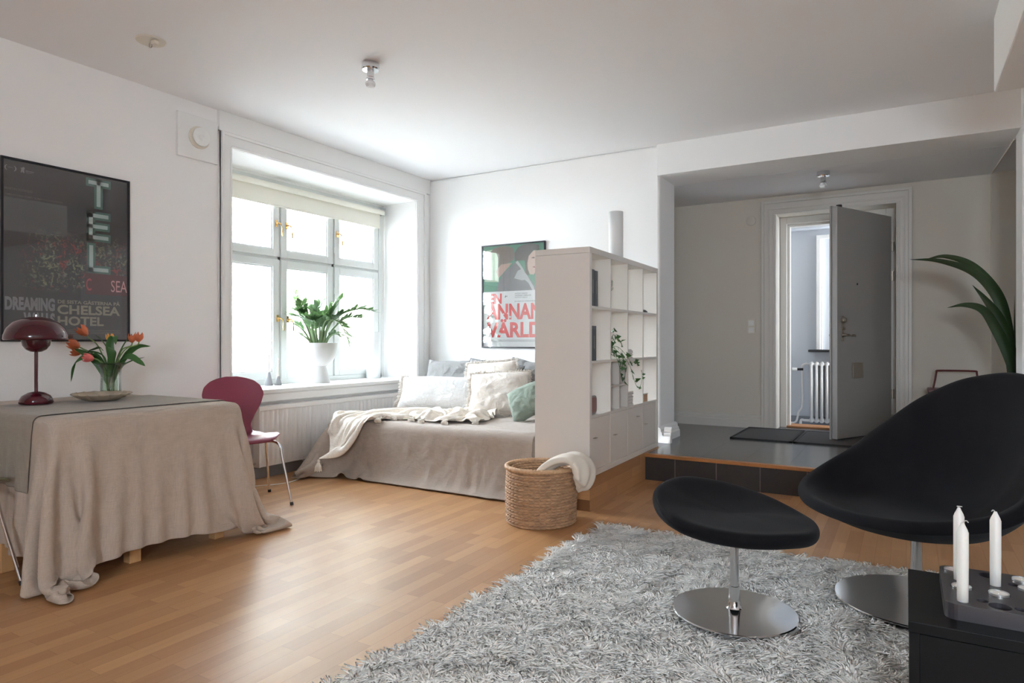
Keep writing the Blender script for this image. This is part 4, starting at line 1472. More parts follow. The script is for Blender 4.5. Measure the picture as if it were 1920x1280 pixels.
for i, (lab, (hx, hz, hd), pm, sz, ax) in enumerate(tul):
    tp = thing('tulip', lab, 'tulip', V0, 0, 'tulips in the glass vase')
    h = toward(hx, hz, hd)
    bx0 = toward(0.020 * math.cos(i * 2.3), 0.02, 0.020 * math.sin(i * 2.3))
    axd = toward(*ax).normalized()
    mid = toward(hx * 0.16 + 0.01 * math.sin(i * 1.7), 0.16, hd * 0.16 + 0.012 * math.cos(i * 1.3))
    pts = spline([bx0, mid, toward(hx * 0.5, hz * 0.70 + 0.04, hd * 0.5), h - axd * 0.03, h], 6)
    MB().tube(pts, 0.0037, 8).build('stem', M['tulipstem'], tp, smooth=True)
    fb = petal_head(sz, 0.8, i)
    q = Vector((0, 0, 1)).rotation_difference(axd).to_matrix().to_4x4()
    fb.v = [tuple(Matrix.Translation(h - axd * 0.012) @ q @ Vector(v)) for v in fb.v]
    fb.build('flower', M[pm], tp, smooth='all', sub=1, solid=0.0012)
lv = [
    [(0.0, 0.06, 0.0), (-0.03, 0.22, -0.02), (-0.08, 0.28, -0.05), (-0.12, 0.17, -0.06), (-0.19, 0.22, -0.06), (-0.205, 0.08, -0.06)],
    [(0.0, 0.10, -0.02), (-0.02, 0.24, -0.04), (-0.10, 0.27, -0.06), (-0.02, 0.30, -0.08), (0.02, 0.275, -0.10)],
    [(0.0, 0.08, 0.0), (0.01, 0.22, 0.0), (0.0, 0.31, 0.0), (0.02, 0.36, 0.0), (0.03, 0.31, 0.0)],
    [(0.0, 0.08, 0.0), (0.03, 0.22, 0.0), (0.06, 0.31, 0.02), (0.09, 0.345, 0.02)],
    [(0.01, 0.08, 0.0), (0.05, 0.20, 0.0), (0.13, 0.24, -0.03), (0.20, 0.21, -0.05), (0.24, 0.185, -0.06)],
    [(0.01, 0.08, 0.0), (0.06, 0.20, 0.0), (0.11, 0.27, 0.0), (0.17, 0.305, 0.0), (0.24, 0.302, 0.0)],
    [(0.0, 0.05, 0.0), (-0.06, 0.20, -0.03), (-0.12, 0.26, -0.05), (-0.19, 0.29, -0.05)],
    [(0.0, 0.08, 0.02), (-0.03, 0.25, 0.03), (-0.07, 0.33, 0.03), (-0.12, 0.37, 0.04)],
    [(0.0, 0.08, -0.02), (0.04, 0.22, -0.05), (0.05, 0.27, -0.06), (0.02, 0.30, -0.06)],
    [(0.01, 0.08, 0.01), (0.05, 0.18, 0.02), (0.10, 0.22, 0.05), (0.17, 0.235, 0.06)],
    [(0.0, 0.05, 0.0), (-0.03, 0.14, 0.0), (-0.05, 0.22, -0.02), (-0.07, 0.25, -0.06), (-0.10, 0.215, -0.08)],
]
tl_all = [o for o in bpy.data.objects if o.name.startswith('tulip') and o.type == 'EMPTY']
for i, pts in enumerate(lv):
    own = tl_all[[0, 3, 4, 5, 6, 6, 1, 4, 5, 5, 2][i]]
    pp = [toward(*p) for p in pts]
    if i == 0:
        pp = [toward(*p) for p in [(0.0, 0.05, 0.0), (-0.05, 0.20, -0.02), (-0.10, 0.245, -0.04), (-0.15, 0.235, -0.05), (-0.19, 0.19, -0.05), (-0.205, 0.09, -0.05)]]
    leaf_strip(pp, 0.020 if i not in (1, 2, 8) else 0.026, fold=0.35, side=toward(0.3, 1.0 if i in (0, 4, 6, 5) else 0.1, -0.6 if i % 2 else 0.6)).build('leaf', M['tulipleaf'], own, smooth='all', sub=1, solid=0.001)

# =================================================================== ON THE WINDOW BOARD
SZ = 0.70
zz_ = thing('potted_plant', 'leafy green plant in a white pedestal bowl on the window board', 'plant', (-4.655, 4.335, SZ))
MB().lathe([(0.0, 0.0), (0.096, 0.0), (0.098, 0.006), (0.062, 0.158), (0.0, 0.158)], 48).build('pot_foot', M['pot'], zz_, smooth=True)
MB().lathe([(0.050, 0.150), (0.085, 0.163), (0.120, 0.195), (0.148, 0.245), (0.160, 0.300), (0.162, 0.365), (0.158, 0.368), (0.153, 0.362), (0.150, 0.30), (0.10, 0.22), (0.0, 0.20)], 56).build('pot', M['pot'], zz_, smooth='all')
MB().lathe([(0.0, 0.345), (0.08, 0.348), (0.149, 0.340)], 32, caps=False).build('soil', M['soil'], zz_, smooth=True)


def frond(b, pts, leafl, n, rr, start=0.35, wid=0.30, droop=0.0):
    P = spline(pts, 8)
    m_ = len(P)
    b.cur = 0
    b.tube(P, [0.011 * (1 - 0.8 * (i / (m_ - 1))) + 0.0012 for i in range(m_)], 7)
    b.cur = 1
    for k in range(n):
        u = start + (1 - start) * (k + 0.3) / n
        i = min(m_ - 2, int(u * (m_ - 1)))
        p = P[i].lerp(P[i + 1], u * (m_ - 1) - i)
        d = (P[min(i + 2, m_ - 1)] - P[max(i - 1, 0)]).normalized()
        s0 = d.cross(Vector((0, 0, 1)))
        if s0.length < 0.1:
            s0 = Vector((0.8, 0.5, 0))
        s0.normalize()
        up = s0.cross(d)
        for sgn in (-1, 1):
            ln = leafl * (0.75 + 0.5 * math.sin(PI * (0.15 + 0.75 * (k / n)))) * rr.uniform(0.85, 1.1)
            dirn = (s0 * sgn * 0.8 + d * rr.uniform(0.55, 0.85) + up * rr.uniform(0.0, 0.5)).normalized()
            tip = p + dirn * ln - Vector((0, 0, droop * ln))
            midp = p + dirn * ln * 0.5 + up * 0.006
            leaf_strip([p, midp, tip], ln * wid, b, fold=0.25, side=dirn.cross(up + Vector((rr.uniform(-0.4, 0.4), rr.uniform(-0.4, 0.4), 0.2))), nseg=4,
                       prof=lambda q: max(0.04, math.sin(PI * min(1, 0.06 + 0.93 * q)) ** 0.8))
    if n:
        leaf_strip([P[-2], P[-1] + (P[-1] - P[-3]) * 0.6, P[-1] + (P[-1] - P[-3]).normalized() * leafl * 0.9], leafl * wid * 0.8, b, nseg=4,
                   prof=lambda q: max(0.04, math.sin(PI * min(1, 0.06 + 0.93 * q)) ** 0.8))


rr = random.Random(5)
V = lambda x, z, d=0.0: toward(x, z, d)
fr_ = [
    ([V(-0.06, .345), V(-0.10, .48), V(-0.16, .60), V(-0.21, .72), V(-0.24, .86)], 0.060, 9, 0.45),
    ([V(-0.07, .345), V(-0.13, .46), V(-0.21, .53), V(-0.33, .57)], 0.085, 7, 0.40),
    ([V(-0.04, .345), V(-0.06, .50), V(-0.11, .62), V(-0.19, .66, -.04)], 0.095, 6, 0.50),
    ([V(-0.02, .345), V(-0.03, .50), V(-0.02, .64), V(0.0, .74, .03)], 0.080, 7, 0.45),
    ([V(0.01, .345), V(0.03, .52), V(0.09, .66), V(0.22, .80, .02)], 0.085, 9, 0.40),
    ([V(0.03, .345), V(0.07, .50), V(0.18, .62), V(0.36, .68), V(0.50, .66)], 0.080, 11, 0.42),
    ([V(0.04, .345), V(0.08, .50, -.04), V(0.15, .58, -.10), V(0.24, .52, -.13), V(0.31, .36, -.13)], 0.098, 8, 0.35),
    ([V(0.05, .345), V(0.10, .42, -.03), V(0.16, .45, -.06), V(0.22, .43, -.08)], 0.070, 4, 0.40),
    ([V(0.0, .345), V(0.02, .48, -.06), V(0.03, .56, -.11), V(0.06, .60, -.16)], 0.085, 6, 0.45),
    ([V(-0.03, .345), V(-0.05, .47, -.05), V(-0.05, .56, -.12), V(-0.10, .60, -.17)], 0.085, 6, 0.45),
    ([V(0.02, .345), V(0.07, .50, .03), V(0.13, .60, .04), V(0.20, .65, .05)], 0.080, 7, 0.40),
    ([V(-0.05, .345), V(-0.12, .42, -.03), V(-0.16, .44, -.04)], 0.050, 3, 0.55),
    ([V(-0.03, .345), V(-0.08, .50, -.03), V(-0.15, .60, -.05), V(-0.25, .62, -.06)], 0.085, 7, 0.40),
    ([V(0.0, .345), V(-0.01, .50, .04), V(-0.05, .62, .06), V(-0.12, .70, .08)], 0.080, 7, 0.40),
    ([V(0.01, .345), V(0.04, .48, -.05), V(0.08, .56, -.10), V(0.13, .58, -.14)], 0.090, 6, 0.42),
    ([V(0.02, .345), V(0.05, .50, -.02), V(0.10, .60, -.03), V(0.16, .70, -.03)], 0.080, 7, 0.42),
    ([V(-0.01, .345), V(-0.02, .46, -.05), V(-0.01, .53, -.10), V(0.0, .55, -.15)], 0.090, 5, 0.45),
    ([V(0.04, .345), V(0.12, .50, .03), V(0.24, .60, .05), V(0.38, .60, .05)], 0.080, 9, 0.42),
    ([V(-0.04, .345), V(-0.10, .52), V(-0.15, .64), V(-0.16, .76)], 0.065, 7, 0.50),
]
for pts, ll, n, st in fr_:
    fbm = MB()
    frond(fbm, pts, ll * 1.02, int(n * 1.35 + 1), rr, st, 0.20)
    fbm.build('frond', [M['stalk'], M['leaf']], zz_, smooth='all')


def tube_lamp(label, loc, r_, h_):
    t_ = thing('tube_lamp', label, 'lamp', loc)
    MB().lathe([(0, 0), (r_ * 0.97, 0), (r_ * 0.97, 0.012), (0, 0.012)], 40).build('base', M['whiteplastic'], t_, smooth=True)
    MB().lathe([(r_, 0.006), (r_, h_)], 48, caps=False).build('lamp_shade', M['lampshade'], t_, smooth='all', solid=0.003)
    MB().lathe([(0, h_ - 0.02), (r_ - 0.002, h_ - 0.02)], 32, caps=False).build('diffuser', M['lampshade'], t_)
    return t_


tube_lamp('white cylinder lamp standing at the far end of the window board', (-4.76, 5.17, SZ), 0.072, 0.48)

for (yy, xx, hb, hc, rb_, lab) in ((3.835, -4.735, 0.115, 0.17, 0.034, 'slim white candle in a tall grey cone holder, nearer the window frame'),
                                   (3.905, -4.70, 0.078, 0.165, 0.030, 'white candle in a low grey cone holder on the window board')):
    ch = thing('candlestick', lab.replace('slim white candle in a ', '').replace('white candle in a ', '').replace(', nearer', ' holding a slim candle, nearer').strip(), 'candle holder', (xx, yy, SZ), 0, 'cone candle holders on the window board')
    ch['label'] = ('taller grey cone candle holder on the window board' if hb > 0.1 else 'shorter grey cone candle holder on the window board')
    MB().lathe([(0, 0), (rb_, 0), (rb_, 0.004), (0.013, hb), (0.011, hb), (0.010, hb - 0.02), (0, hb - 0.02)], 28).build('holder', M['iron'] if False else mat('grey_cone', (0.26, 0.26, 0.27), 0.5), ch, smooth=True)
    cd = thing('candle', ('long thin white candle in the taller grey holder' if hb > 0.1 else 'short white candle in the shorter grey holder'), 'candle', (xx, yy, SZ + hb - 0.02), 0, 'candles on the window board')
    MB().lathe([(0, 0), (0.0095, 0), (0.008, hc), (0.003, hc + 0.012), (0, hc + 0.012)], 16).build('candle_body', M['wax'], cd, smooth=True)
    MB().tube([(0, 0, hc + 0.01), (0.001, 0, hc + 0.02)], 0.001, 5).build('wick', M['wick'], cd)

# =================================================================== DAYBED
BX0, BX1, BY0, BY1, BZ = -4.11, -2.165, 3.925, 5.61, 0.435
bd = thing('daybed', 'low wide daybed in the window corner between radiator and bookshelf', 'bed', ((BX0 + BX1) / 2, (BY0 + BY1) / 2, 0))
hx, hy = (BX1 - BX0) / 2, (BY1 - BY0) / 2
bx('bed_base', M['pine'], -hx + 0.02, hx - 0.01, -hy + 0.03, hy - 0.02, 0.09, 0.24, bd, bevel=0.01)
bx('mattress', M['spread'], -hx + 0.02, hx - 0.01, -hy + 0.02, hy - 0.02, 0.24, BZ - 0.012, bd, bevel=0.05, bseg=4)
for sx in (-1, 1):
    for sy in (-1, 1):
        bx('leg', M['pine'], sx * (hx - 0.1) - 0.03, sx * (hx - 0.1) + 0.03, sy * (hy - 0.1) - 0.03, sy * (hy - 0.1) + 0.03, 0.0, 0.09, bd)

nx, ny = 92, 84
xs = np.linspace(BX0 - 0.47, BX1 - 0.006, nx)
ys = np.linspace(BY0 - 0.445, BY1 - 0.01, ny)
G = np.dstack([*np.meshgrid(xs, ys, indexing='ij'), np.full((nx, ny), BZ + 0.008)])
REST = G.copy()
ox = np.clip(BX0 - G[..., 0], 0, None)
oy = np.clip(BY0 - G[..., 1], 0, None)
G[..., 2] += -0.35 * (ox + oy) + 0.10 * (ox + oy) * np.sin(G[..., 0] * 9 + 1.0)


def coll_bed(X, X0):
    push_box(X, X0, BX0, BX1 + 0.3, BY0, BY1 + 0.3, BZ, e=0.006, r=0.05, mu=0.9)
    X[:, 0] = np.clip(X[:, 0], XL + 0.13, BX1 + 0.002)
    X[:, 1] = np.minimum(X[:, 1], BY1 - 0.004)
    # the base below the mattress keeps the skirt standing out a little
    fr = (X[:, 2] < 0.22) & (X[:, 1] > BY0 - 0.05 + 0.15 * X[:, 2])
    X[fr, 1] = np.minimum(X[fr, 1], BY0 - 0.05 + 0.15 * X[fr, 2])
    fl = X[:, 2] < 0.014
    X[fl, 2] = 0.014
    X[fl, :2] = X[fl, :2] * 0.4 + X0[fl, :2] * 0.6


BS = drape(G, coll_bed, steps=140, iters=14, rest=REST, bend=0.04, shear=0.15)
bsm = BS.copy()
onb = (bsm[..., 2] > BZ - 0.01) & (bsm[..., 1] > BY0 + 0.05) & (bsm[..., 0] > BX0 + 0.05)
rip = np.abs(vnoise2(bsm[..., 0] * 1.6 + 3, bsm[..., 1] * 3.2, 9, 3))
bsm[..., 2] += np.where(onb, 0.030 * np.clip(0.18 - rip, 0, 1) / 0.18 * 0.35, 0)
fr_face = np.clip((BZ - 0.04 - bsm[..., 2]) / 0.38, 0, 1)
fold = vnoise2(bsm[..., 0] * 7 + bsm[..., 2] * 1.2 + 20, bsm[..., 2] * 1.4 + 5, 17, 3) + 0.5 * vnoise2(bsm[..., 0] * 18 + 3 - bsm[..., 2] * 6, bsm[..., 2] * 4, 19, 2)
front = (BS[..., 1] < BY0 + 0.02) & (BS[..., 0] > BX0)
bsm[..., 1] -= np.where(front, 0.055 * np.abs(fold) * fr_face ** 0.6, 0)
sp_ = MB().grid(bsm).build('bedspread', M['spread'], None, smooth='all', solid=0.004, sub=1)
tag(sp_, 'taupe bedspread reaching the floor over the daybed, small white star near its left corner', 'bedspread')
hem = MB().tube([Vector(p) + Vector((0, -0.003, 0)) for p in BS[4:, 0]], 0.0035, 6).build('piping', M['pillow_grey'] if False else linen('hem_piping', (0.40, 0.33, 0.28)), sp_, smooth=True)
# embroidered star with a ring of ticks, following the cloth near the left corner
k_i = int(np.argmin(np.abs(BS[:, 6, 0] + 4.17) + 2.0 * (BS[:, 6, 1] > BY0)))
pc_ = Vector(BS[k_i, 6])
pn = Vector(np.cross(BS[k_i + 1, 6] - BS[k_i - 1, 6], BS[k_i, 7] - BS[k_i, 5])).normalized()
if pn.y > 0:
    pn = -pn
ux = Vector((0, 0, 1)).cross(pn).normalized() * -1
uz = ux.cross(pn)
if uz.z < 0:
    uz = -uz
sb = MB()
ctr = pc_ + pn * 0.014
st_ = []
for k in range(10):
    r_ = 0.026 if k % 2 == 0 else 0.009
    a = PI / 2 + k * PI / 5
    st_.append(ctr + ux * r_ * math.cos(a) + uz * r_ * math.sin(a))
sb.prism(st_, pn * 0.002)
for k in range(18):
    a = 2 * PI * k / 18
    sb.tube([ctr + (ux * math.cos(a) + uz * math.sin(a)) * 0.036, ctr + (ux * math.cos(a + .12) + uz * math.sin(a + .12)) * 0.046], 0.0018, 5)
sb.build('star_emblem', M['pillow_white'], sp_)['label'] = 'small embroidered white star in a ring of stitches'


# =================================================================== CUSHIONS
def pillow_rows(w, h, t, seed, wr=0.012, nu=44, nv=36, pinch=0.10, sag=0.0):
    u = np.linspace(-1, 1, nu)
    v = np.linspace(-1, 1, nv)
    U, Vv = np.meshgrid(u, v, indexing='ij')
    X = U * w / 2 * (1 - pinch * (1 - np.abs(U)) * 0 - pinch * 0.5 * (1 - Vv ** 2) * np.abs(U) ** 3)
    Y = Vv * h / 2 * (1 - pinch * 0.5 * (1 - U ** 2) * np.abs(Vv) ** 3)
    th = (np.clip(1 - np.abs(U) ** 2.6, 0, 1) * np.clip(1 - np.abs(Vv) ** 2.6, 0, 1)) ** 0.52
    wn = vnoise2(U * 2.2 + 9, Vv * 2.2 + 3, seed, 4)
    rg = 1 - 2.2 * np.abs(vnoise2(U * 3.0 + Vv * 1.5 + 5, Vv * 1.2 - U + 8, seed + 1, 2))
    edge = (1 - (1 - np.abs(U)) * (1 - np.abs(Vv))) * 0.7 + 0.3
    Zt = t / 2 * th + th * (wr * 2.2 * wn + wr * rg * edge)
    Zb = -t / 2 * th * 0.9
    Y = Y - sag * (1 - U ** 2) * (Vv > 0) * Vv
    wob = (0.006 + wr * 1.6) * vnoise2(U * 1.7 + 4, Vv * 1.7 + 6, seed + 2, 3) * (0.4 + 0.6 * np.maximum(np.abs(U), np.abs(Vv)))
    return X + wob, Y + wob, Zt, Zb


def pillow(name, label, w, h, t, material, loc, rot, seed=1, fringe=None, wr=0.012, cat='cushion', group=None, piping=None, buttons=None, sag=0.0, flen=0.03):
    o_ = thing(name, label, cat, loc, 0, group)
    o_.rotation_euler = rot
    X, Y, Zt, Zb = pillow_rows(w, h, t, seed, wr, sag=sag)
    b = MB()
    b.grid(np.dstack([X, Y, Zt]))
    b.grid(np.dstack([X, Y, Zb])[::-1])
    c = b.build('cushion_cover', material, o_, smooth='all', sub=1)
    ring = [(X[i, 0], Y[i, 0]) for i in range(X.shape[0])] + [(X[-1, j], Y[-1, j]) for j in range(1, X.shape[1])] + \
           [(X[i, -1], Y[i, -1]) for i in range(X.shape[0] - 2, -1, -1)] + [(X[0, j], Y[0, j]) for j in range(X.shape[1] - 2, 0, -1)]
    rr = random.Random(seed)
    if fringe:
        fb = MB()
        for (sides, fm) in (fringe,):
            pts = []
            for (px_, py_) in ring:
                on = [abs(px_ + w / 2) < w * 0.07 and 'l' in sides, abs(px_ - w / 2) < w * 0.07 and 'r' in sides,
                      abs(py_ - h / 2) < h * 0.07 and 't' in sides, abs(py_ + h / 2) < h * 0.07 and 'b' in sides]
                if any(on):
                    pts.append((px_, py_, on))
            for (px_, py_, on) in pts:
                for _ in range(7):
                    q = Vector((px_ + rr.uniform(-0.008, 0.008), py_ + rr.uniform(-0.008, 0.008), 0))
                    d = Vector(((-1 if on[0] else 0) + (1 if on[1] else 0), (1 if on[2] else 0) + (-1 if on[3] else 0), 0)) + Vector((rr.uniform(-.5, .5), rr.uniform(-.5, .5), rr.uniform(-.5, .6)))
                    d.normalize()
                    l = flen * rr.uniform(0.6, 1.2)
                    fb.tube([q - d * 0.004, q + d * l * 0.5 + Vector((0, 0, rr.uniform(-.004, .006))), q + d * l + Vector((rr.uniform(-.006, .006), -0.005, 0))], [0.0028, 0.0024, 0.0015], 5)
            fb.build('fringe', fm, o_, smooth='all')
    if piping:
        MB().tube([(a, b_, 0) for a, b_ in ring] + [(ring[0][0], ring[0][1], 0)], 0.004, 6).build('piping', piping, o_, smooth='all')
    if buttons:
        bb = MB()
        for (bx_, by_) in buttons:
            i = int((bx_ / w * 2 + 1) / 2 * 43)
            j = int((by_ / h * 2 + 1) / 2 * 35)
            bb.lathe([(0, 0.004), (0.006, 0.003), (0.008, 0.0)], 8, (bx_, by_, Zt[i, j] - 0.001), caps=False)
        bb.build('tufting', material, o_, smooth='all')
    return o_


ft = M['pillow_beige']
PZ = BZ + 0.015
pillow('bed_pillow', 'grey linen bed pillow farthest back, in the window corner', 0.66, 0.44, 0.15, M['pillow_grey'], (-3.92, 5.43, PZ + 0.235), (R(72), 0, R(6)), 3, wr=0.02, group='pillows on the daybed', cat='pillow')
pillow('bed_pillow', 'grey pillow with dark piping leaning behind the long white cushion', 0.66, 0.44, 0.15, M['pillow_grey'], (-3.42, 5.33, PZ + 0.225), (R(68), R(5), R(-4)), 13, wr=0.02, group='pillows on the daybed', cat='pillow', piping=mat('dark_piping', (0.06, 0.065, 0.08), 0.7))
pillow('bed_pillow', 'cream fringed cushion peeking out behind the natural linen one', 0.50, 0.46, 0.13, ft, (-3.32, 5.17, PZ + 0.225), (R(66), R(-6), R(10)), 23, fringe=('tlr', ft), wr=0.014, group='pillows on the daybed', cat='pillow')
pillow('bed_pillow', 'grey pillow corner standing up behind the cushions below the poster', 0.60, 0.46, 0.12, M['pillow_grey'], (-3.02, 5.44, PZ + 0.215), (R(74), R(8), 0), 33, wr=0.02, group='pillows on the daybed', cat='pillow')
pillow('long_cushion', 'long white quilted cushion with fringed ends on the daybed', 0.82, 0.36, 0.20, M['pillow_white'], (-3.70, 4.93, PZ + 0.145), (R(56), R(0.5), R(19)), 43, fringe=('lr', ft), wr=0.012,
       buttons=[(x_, y_) for x_ in (-0.26, -0.13, 0, 0.13, 0.26) for y_ in (-0.07, 0.05)], flen=0.035)
pillow('linen_cushion', 'square natural linen cushion with a frayed edge on the daybed', 0.52, 0.43, 0.17, M['pillow_beige'], (-3.02, 4.84, PZ + 0.175), (R(56), R(-3), R(20)), 53, fringe=('tlrb', ft), wr=0.018)
pillow('small_cushion', 'small sage green cushion leaning beside the bookshelf', 0.34, 0.30, 0.14, M['pillow_green'], (-2.60, 4.62, PZ + 0.15), (R(60), R(-24), R(14)), 63, wr=0.018)
pillow('bed_pillow', 'slate grey pillow standing beside the bookshelf behind the green cushion', 0.46, 0.40, 0.12, M['headboard'], (-2.40, 5.15, PZ + 0.17), (R(66), 0, R(4)), 73, wr=0.01, group='pillows on the daybed', cat='pillow')
pillow('bed_pillow', 'cream pillow lying at the bookshelf end of the daybed', 0.30, 0.30, 0.12, M['pillow_beige'], (-2.30, 4.80, PZ + 0.10), (R(40), 0, R(0)), 83, wr=0.01, group='pillows on the daybed', cat='pillow')

# =================================================================== THROW ON THE BED
nx, ny = 96, 62
uu, vv = np.meshgrid(np.linspace(0, 1, nx), np.linspace(0, 1, ny), indexing='ij')
WL, WW = 1.75, 0.95
REST = np.dstack([uu * WL, vv * WW, uu * 0])
# bunched layout: a ribbon of cloth squeezed along its length and width
x_s = -4.10 + 1.20 * uu + 0.05 * np.sin(vv * 7)
y_s = 4.06 + 0.62 * vv - 0.10 * np.cos(uu * 3.0) + 0.04 * np.sin(uu * 14) + 0.30 * (uu - 0.35) * 0.4
z_s = BZ + 0.07 + 0.085 * np.sin(uu * 2 * PI * 7 + vv * 5 + 2.5 * vnoise2(uu * 4, vv * 4, 2)) + 0.06 * np.sin(vv * 2 * PI * 3.0 + uu * 9) + 0.10 * vnoise2(uu * 6, vv * 6, 5)
# the left end is pulled forward so that it hangs over the front edge
hang = np.clip((0.30 - uu) / 0.30, 0, 1) ** 0.8
y_s = y_s - 0.62 * hang * (1.0 - 0.25 * vv)
x_s = x_s + hang * 0.10
z_s = z_s + 0.03 * hang
TH = np.dstack([x_s, y_s, z_s])


def coll_throw(X, X0):
    push_box(X, X0, BX0 - 0.03, BX1 + 0.3, BY0 - 0.035, BY1 + 0.3, BZ + 0.012, e=0.008, r=0.055, mu=0.85)
    X[:, 2] = np.maximum(X[:, 2], 0.03)


TH = drape(TH, coll_throw, steps=26, iters=10, rest=REST, bend=0.45, damp=0.88)
tw = MB().grid(TH).build('throw_blanket', M['throw'], None, smooth='all', solid=0.007, sub=1, soff=1.0)
tag(tw, 'crumpled cream throw with tassels lying on the daybed and hanging over its front edge', 'blanket')


def tassel(p, parent, L_=0.085, r_=0.022, tilt=(0, 0), seed=0):
    rr = random.Random(seed)
    b = MB()
    p = Vector(p)
    dn = Vector((tilt[0], tilt[1], -1)).normalized()
    q = Vector((0, 0, -1)).rotation_difference(dn).to_matrix().to_4x4()
    mt = Matrix.Translation(p) @ q
    b.lathe([(0, 0), (0.008, -0.004), (0.011, -0.014), (0.007, -0.024), (0.009, -0.028), (r_ * 0.75, -L_ * 0.55), (r_, -L_ * 0.95), (0, -L_ * 0.96)], 16, mtx=mt)
    for k in range(46):
        a = rr.uniform(0, 2 * PI)
        e_ = r_ * rr.uniform(0.75, 1.15)
        pts = [Vector((0.007 * math.cos(a), 0.007 * math.sin(a), -0.024)), Vector((e_ * 0.8 * math.cos(a), e_ * 0.8 * math.sin(a), -L_ * 0.6)), Vector((e_ * math.cos(a + .1), e_ * math.sin(a + .1), -L_ * rr.uniform(0.92, 1.06)))]
        b.tube([mt @ v for v in pts], 0.0019, 4)
    return b.build('tassel', M['throw'], parent, smooth='all')


TASSELS = []
for (i_, j_) in ((0, 0), (0, ny // 2), (0, ny - 1), (int(nx * 0.40), 0), (int(nx * 0.50), 0), (int(nx * 0.60), 0), (int(nx * 0.70), 0), (int(nx * 0.82), 0), (nx - 1, 2)):
    q_ = TH[i_, j_]
    if q_[2] < BZ - 0.02:
        TASSELS.append(((q_[0], q_[1] - 0.004, q_[2] + 0.004), 0.090, 0.026, (0, -0.03)))
    else:
        TASSELS.append(((q_[0], q_[1], max(q_[2], BZ + 0.045)), 0.065, 0.026, (0.5 * math.sin(i_), -1.6)))

# =================================================================== BASKET AND ITS BLANKET
bk = thing('wicker_basket', 'round woven water hyacinth basket on the floor before the bookshelf', 'basket', (-1.895, 3.515, 0))
BR, BH = 0.208, 0.345
na, nz = 400, 300
A, Z = np.meshgrid(np.linspace(0, 2 * PI, na, endpoint=False), np.linspace(0, 1, nz), indexing='ij')
nrow = 20
rowf = Z * nrow
row = np.floor(rowf)
fz = rowf - row
ncol = 40
sgn = np.where(row % 2 == 0, 1, -1)
ph = A / (2 * PI) * ncol * 1.0 + sgn * (fz - 0.5) * 0.55
fa_ = ph - np.floor(ph)
disp = 0.0145 * (np.sin(PI * fz) ** 0.5) * (np.sin(PI * fa_) ** 0.4)
prof = BR * (0.965 + 0.035 * np.sin(PI * np.clip(Z * 1.05, 0, 1))) + 0.003 * np.sin(A * 3)
rad_ = prof + disp - 0.004
rows = np.dstack([rad_ * np.cos(A), rad_ * np.sin(A), Z * (BH - 0.02)])
mb = MB().grid(rows, closed_u=True)
rad_i = prof - 0.020 - disp
rows = np.dstack([rad_i * np.cos(A), rad_i * np.sin(A), Z * (BH - 0.02) + 0.004])[::-1]
mb.grid(rows[::2, ::2], closed_u=True)
mb.build('woven_wall', M['wicker'], bk, smooth='all')
MB().lathe([(0, 0.004), (BR - 0.02, 0.004), (BR - 0.02, 0.0), (0, 0)], 40).build('basket_bottom', M['wicker'], bk)
rim = MB()
for i in range(1):
    rp = [Vector(((BR - 0.004) * math.cos(a), (BR - 0.004) * math.sin(a), BH - 0.015)) for a in [2 * PI * k / 240 for k in range(241)]]
    rim.tube(rp, [0.0135 + 0.0016 * math.sin(k * PI * 0.5) for k in range(241)], 12, caps=False)
rim.build('rim', M['wicker_rim'] if 'wicker_rim' in M else mat('basket_rim', (0.56, 0.35, 0.20), 0.65, var=0.3, vscale=60), bk, smooth='all')

# folded fleece hanging over the rim; path runs from inside the basket, over the rim and down outside
ca, sa = math.cos(R(30.8)), math.sin(R(30.8))
e1 = Vector((ca, sa, 0))
e2 = Vector((-sa, ca, 0))
bc = Vector((-1.895, 3.515, 0))
on = (e1 * 0.80 - e2 * 0.60).normalized()      # outward over the rim
tn = (e1 * 0.60 + e2 * 0.80).normalized()      # along the rim
Zv = Vector((0, 0, 1))
path = spline([bc - tn * 0.11 - on * 0.02 + Zv * 0.20, bc - tn * 0.05 + on * 0.08 + Zv * 0.335, bc + tn * 0.01 + on * 0.16 + Zv * 0.385,
               bc + tn * 0.05 + on * 0.225 + Zv * 0.382, bc + tn * 0.06 + on * 0.262 + Zv * 0.335, bc + tn * 0.05 + on * 0.262 + Zv * 0.275, bc + tn * 0.035 + on * 0.240 + Zv * 0.225], 8)
n = len(path)
rows = []
for i, p in enumerate(path):
    u = i / (n - 1)
    d = (path[min(i + 1, n - 1)] - path[max(i - 1, 0)]).normalized()
    acr = (tn - d * tn.dot(d)).normalized()
    nn = d.cross(acr)
    hw = cosint([0, 0.2, 0.45, 0.75, 0.93, 1.0], [0.05, 0.075, 0.10, 0.115, 0.10, 0.045], u)
    ht = cosint([0, 0.2, 0.5, 0.9, 1.0], [0.015, 0.026, 0.034, 0.040, 0.016], u)
    ring = []
    for k in range(40):
        a = 2 * PI * k / 40
        s_, c_ = math.sin(a), math.cos(a)
        # three soft rolls side by side, and a skewed hem
        roll = 1 + 0.17 * math.cos(2.4 * PI * c_ + 0.6 + 1.2 * u) + 0.12 * math.sin(7 * c_ + 11 * u)
        ring.append(p + acr * hw * c_ * (1 + 0.05 * math.sin(9 * u + 2 * c_)) + d * 0.030 * c_ * u - nn * ht * (abs(s_) ** 0.75 * (1 if s_ >= 0 else -1)) * roll)
    rows.append(ring + [ring[0]])
fl = MB().grid(rows)
fl.poly(rows[0][:-1][::-1])
fl.poly(rows[-1][:-1])
tb = fl.build('fleece_blanket', M['towel'], None, smooth='all', sub=1)
tag(tb, 'rolled cream fleece blanket hanging over the rim of the basket', 'blanket')

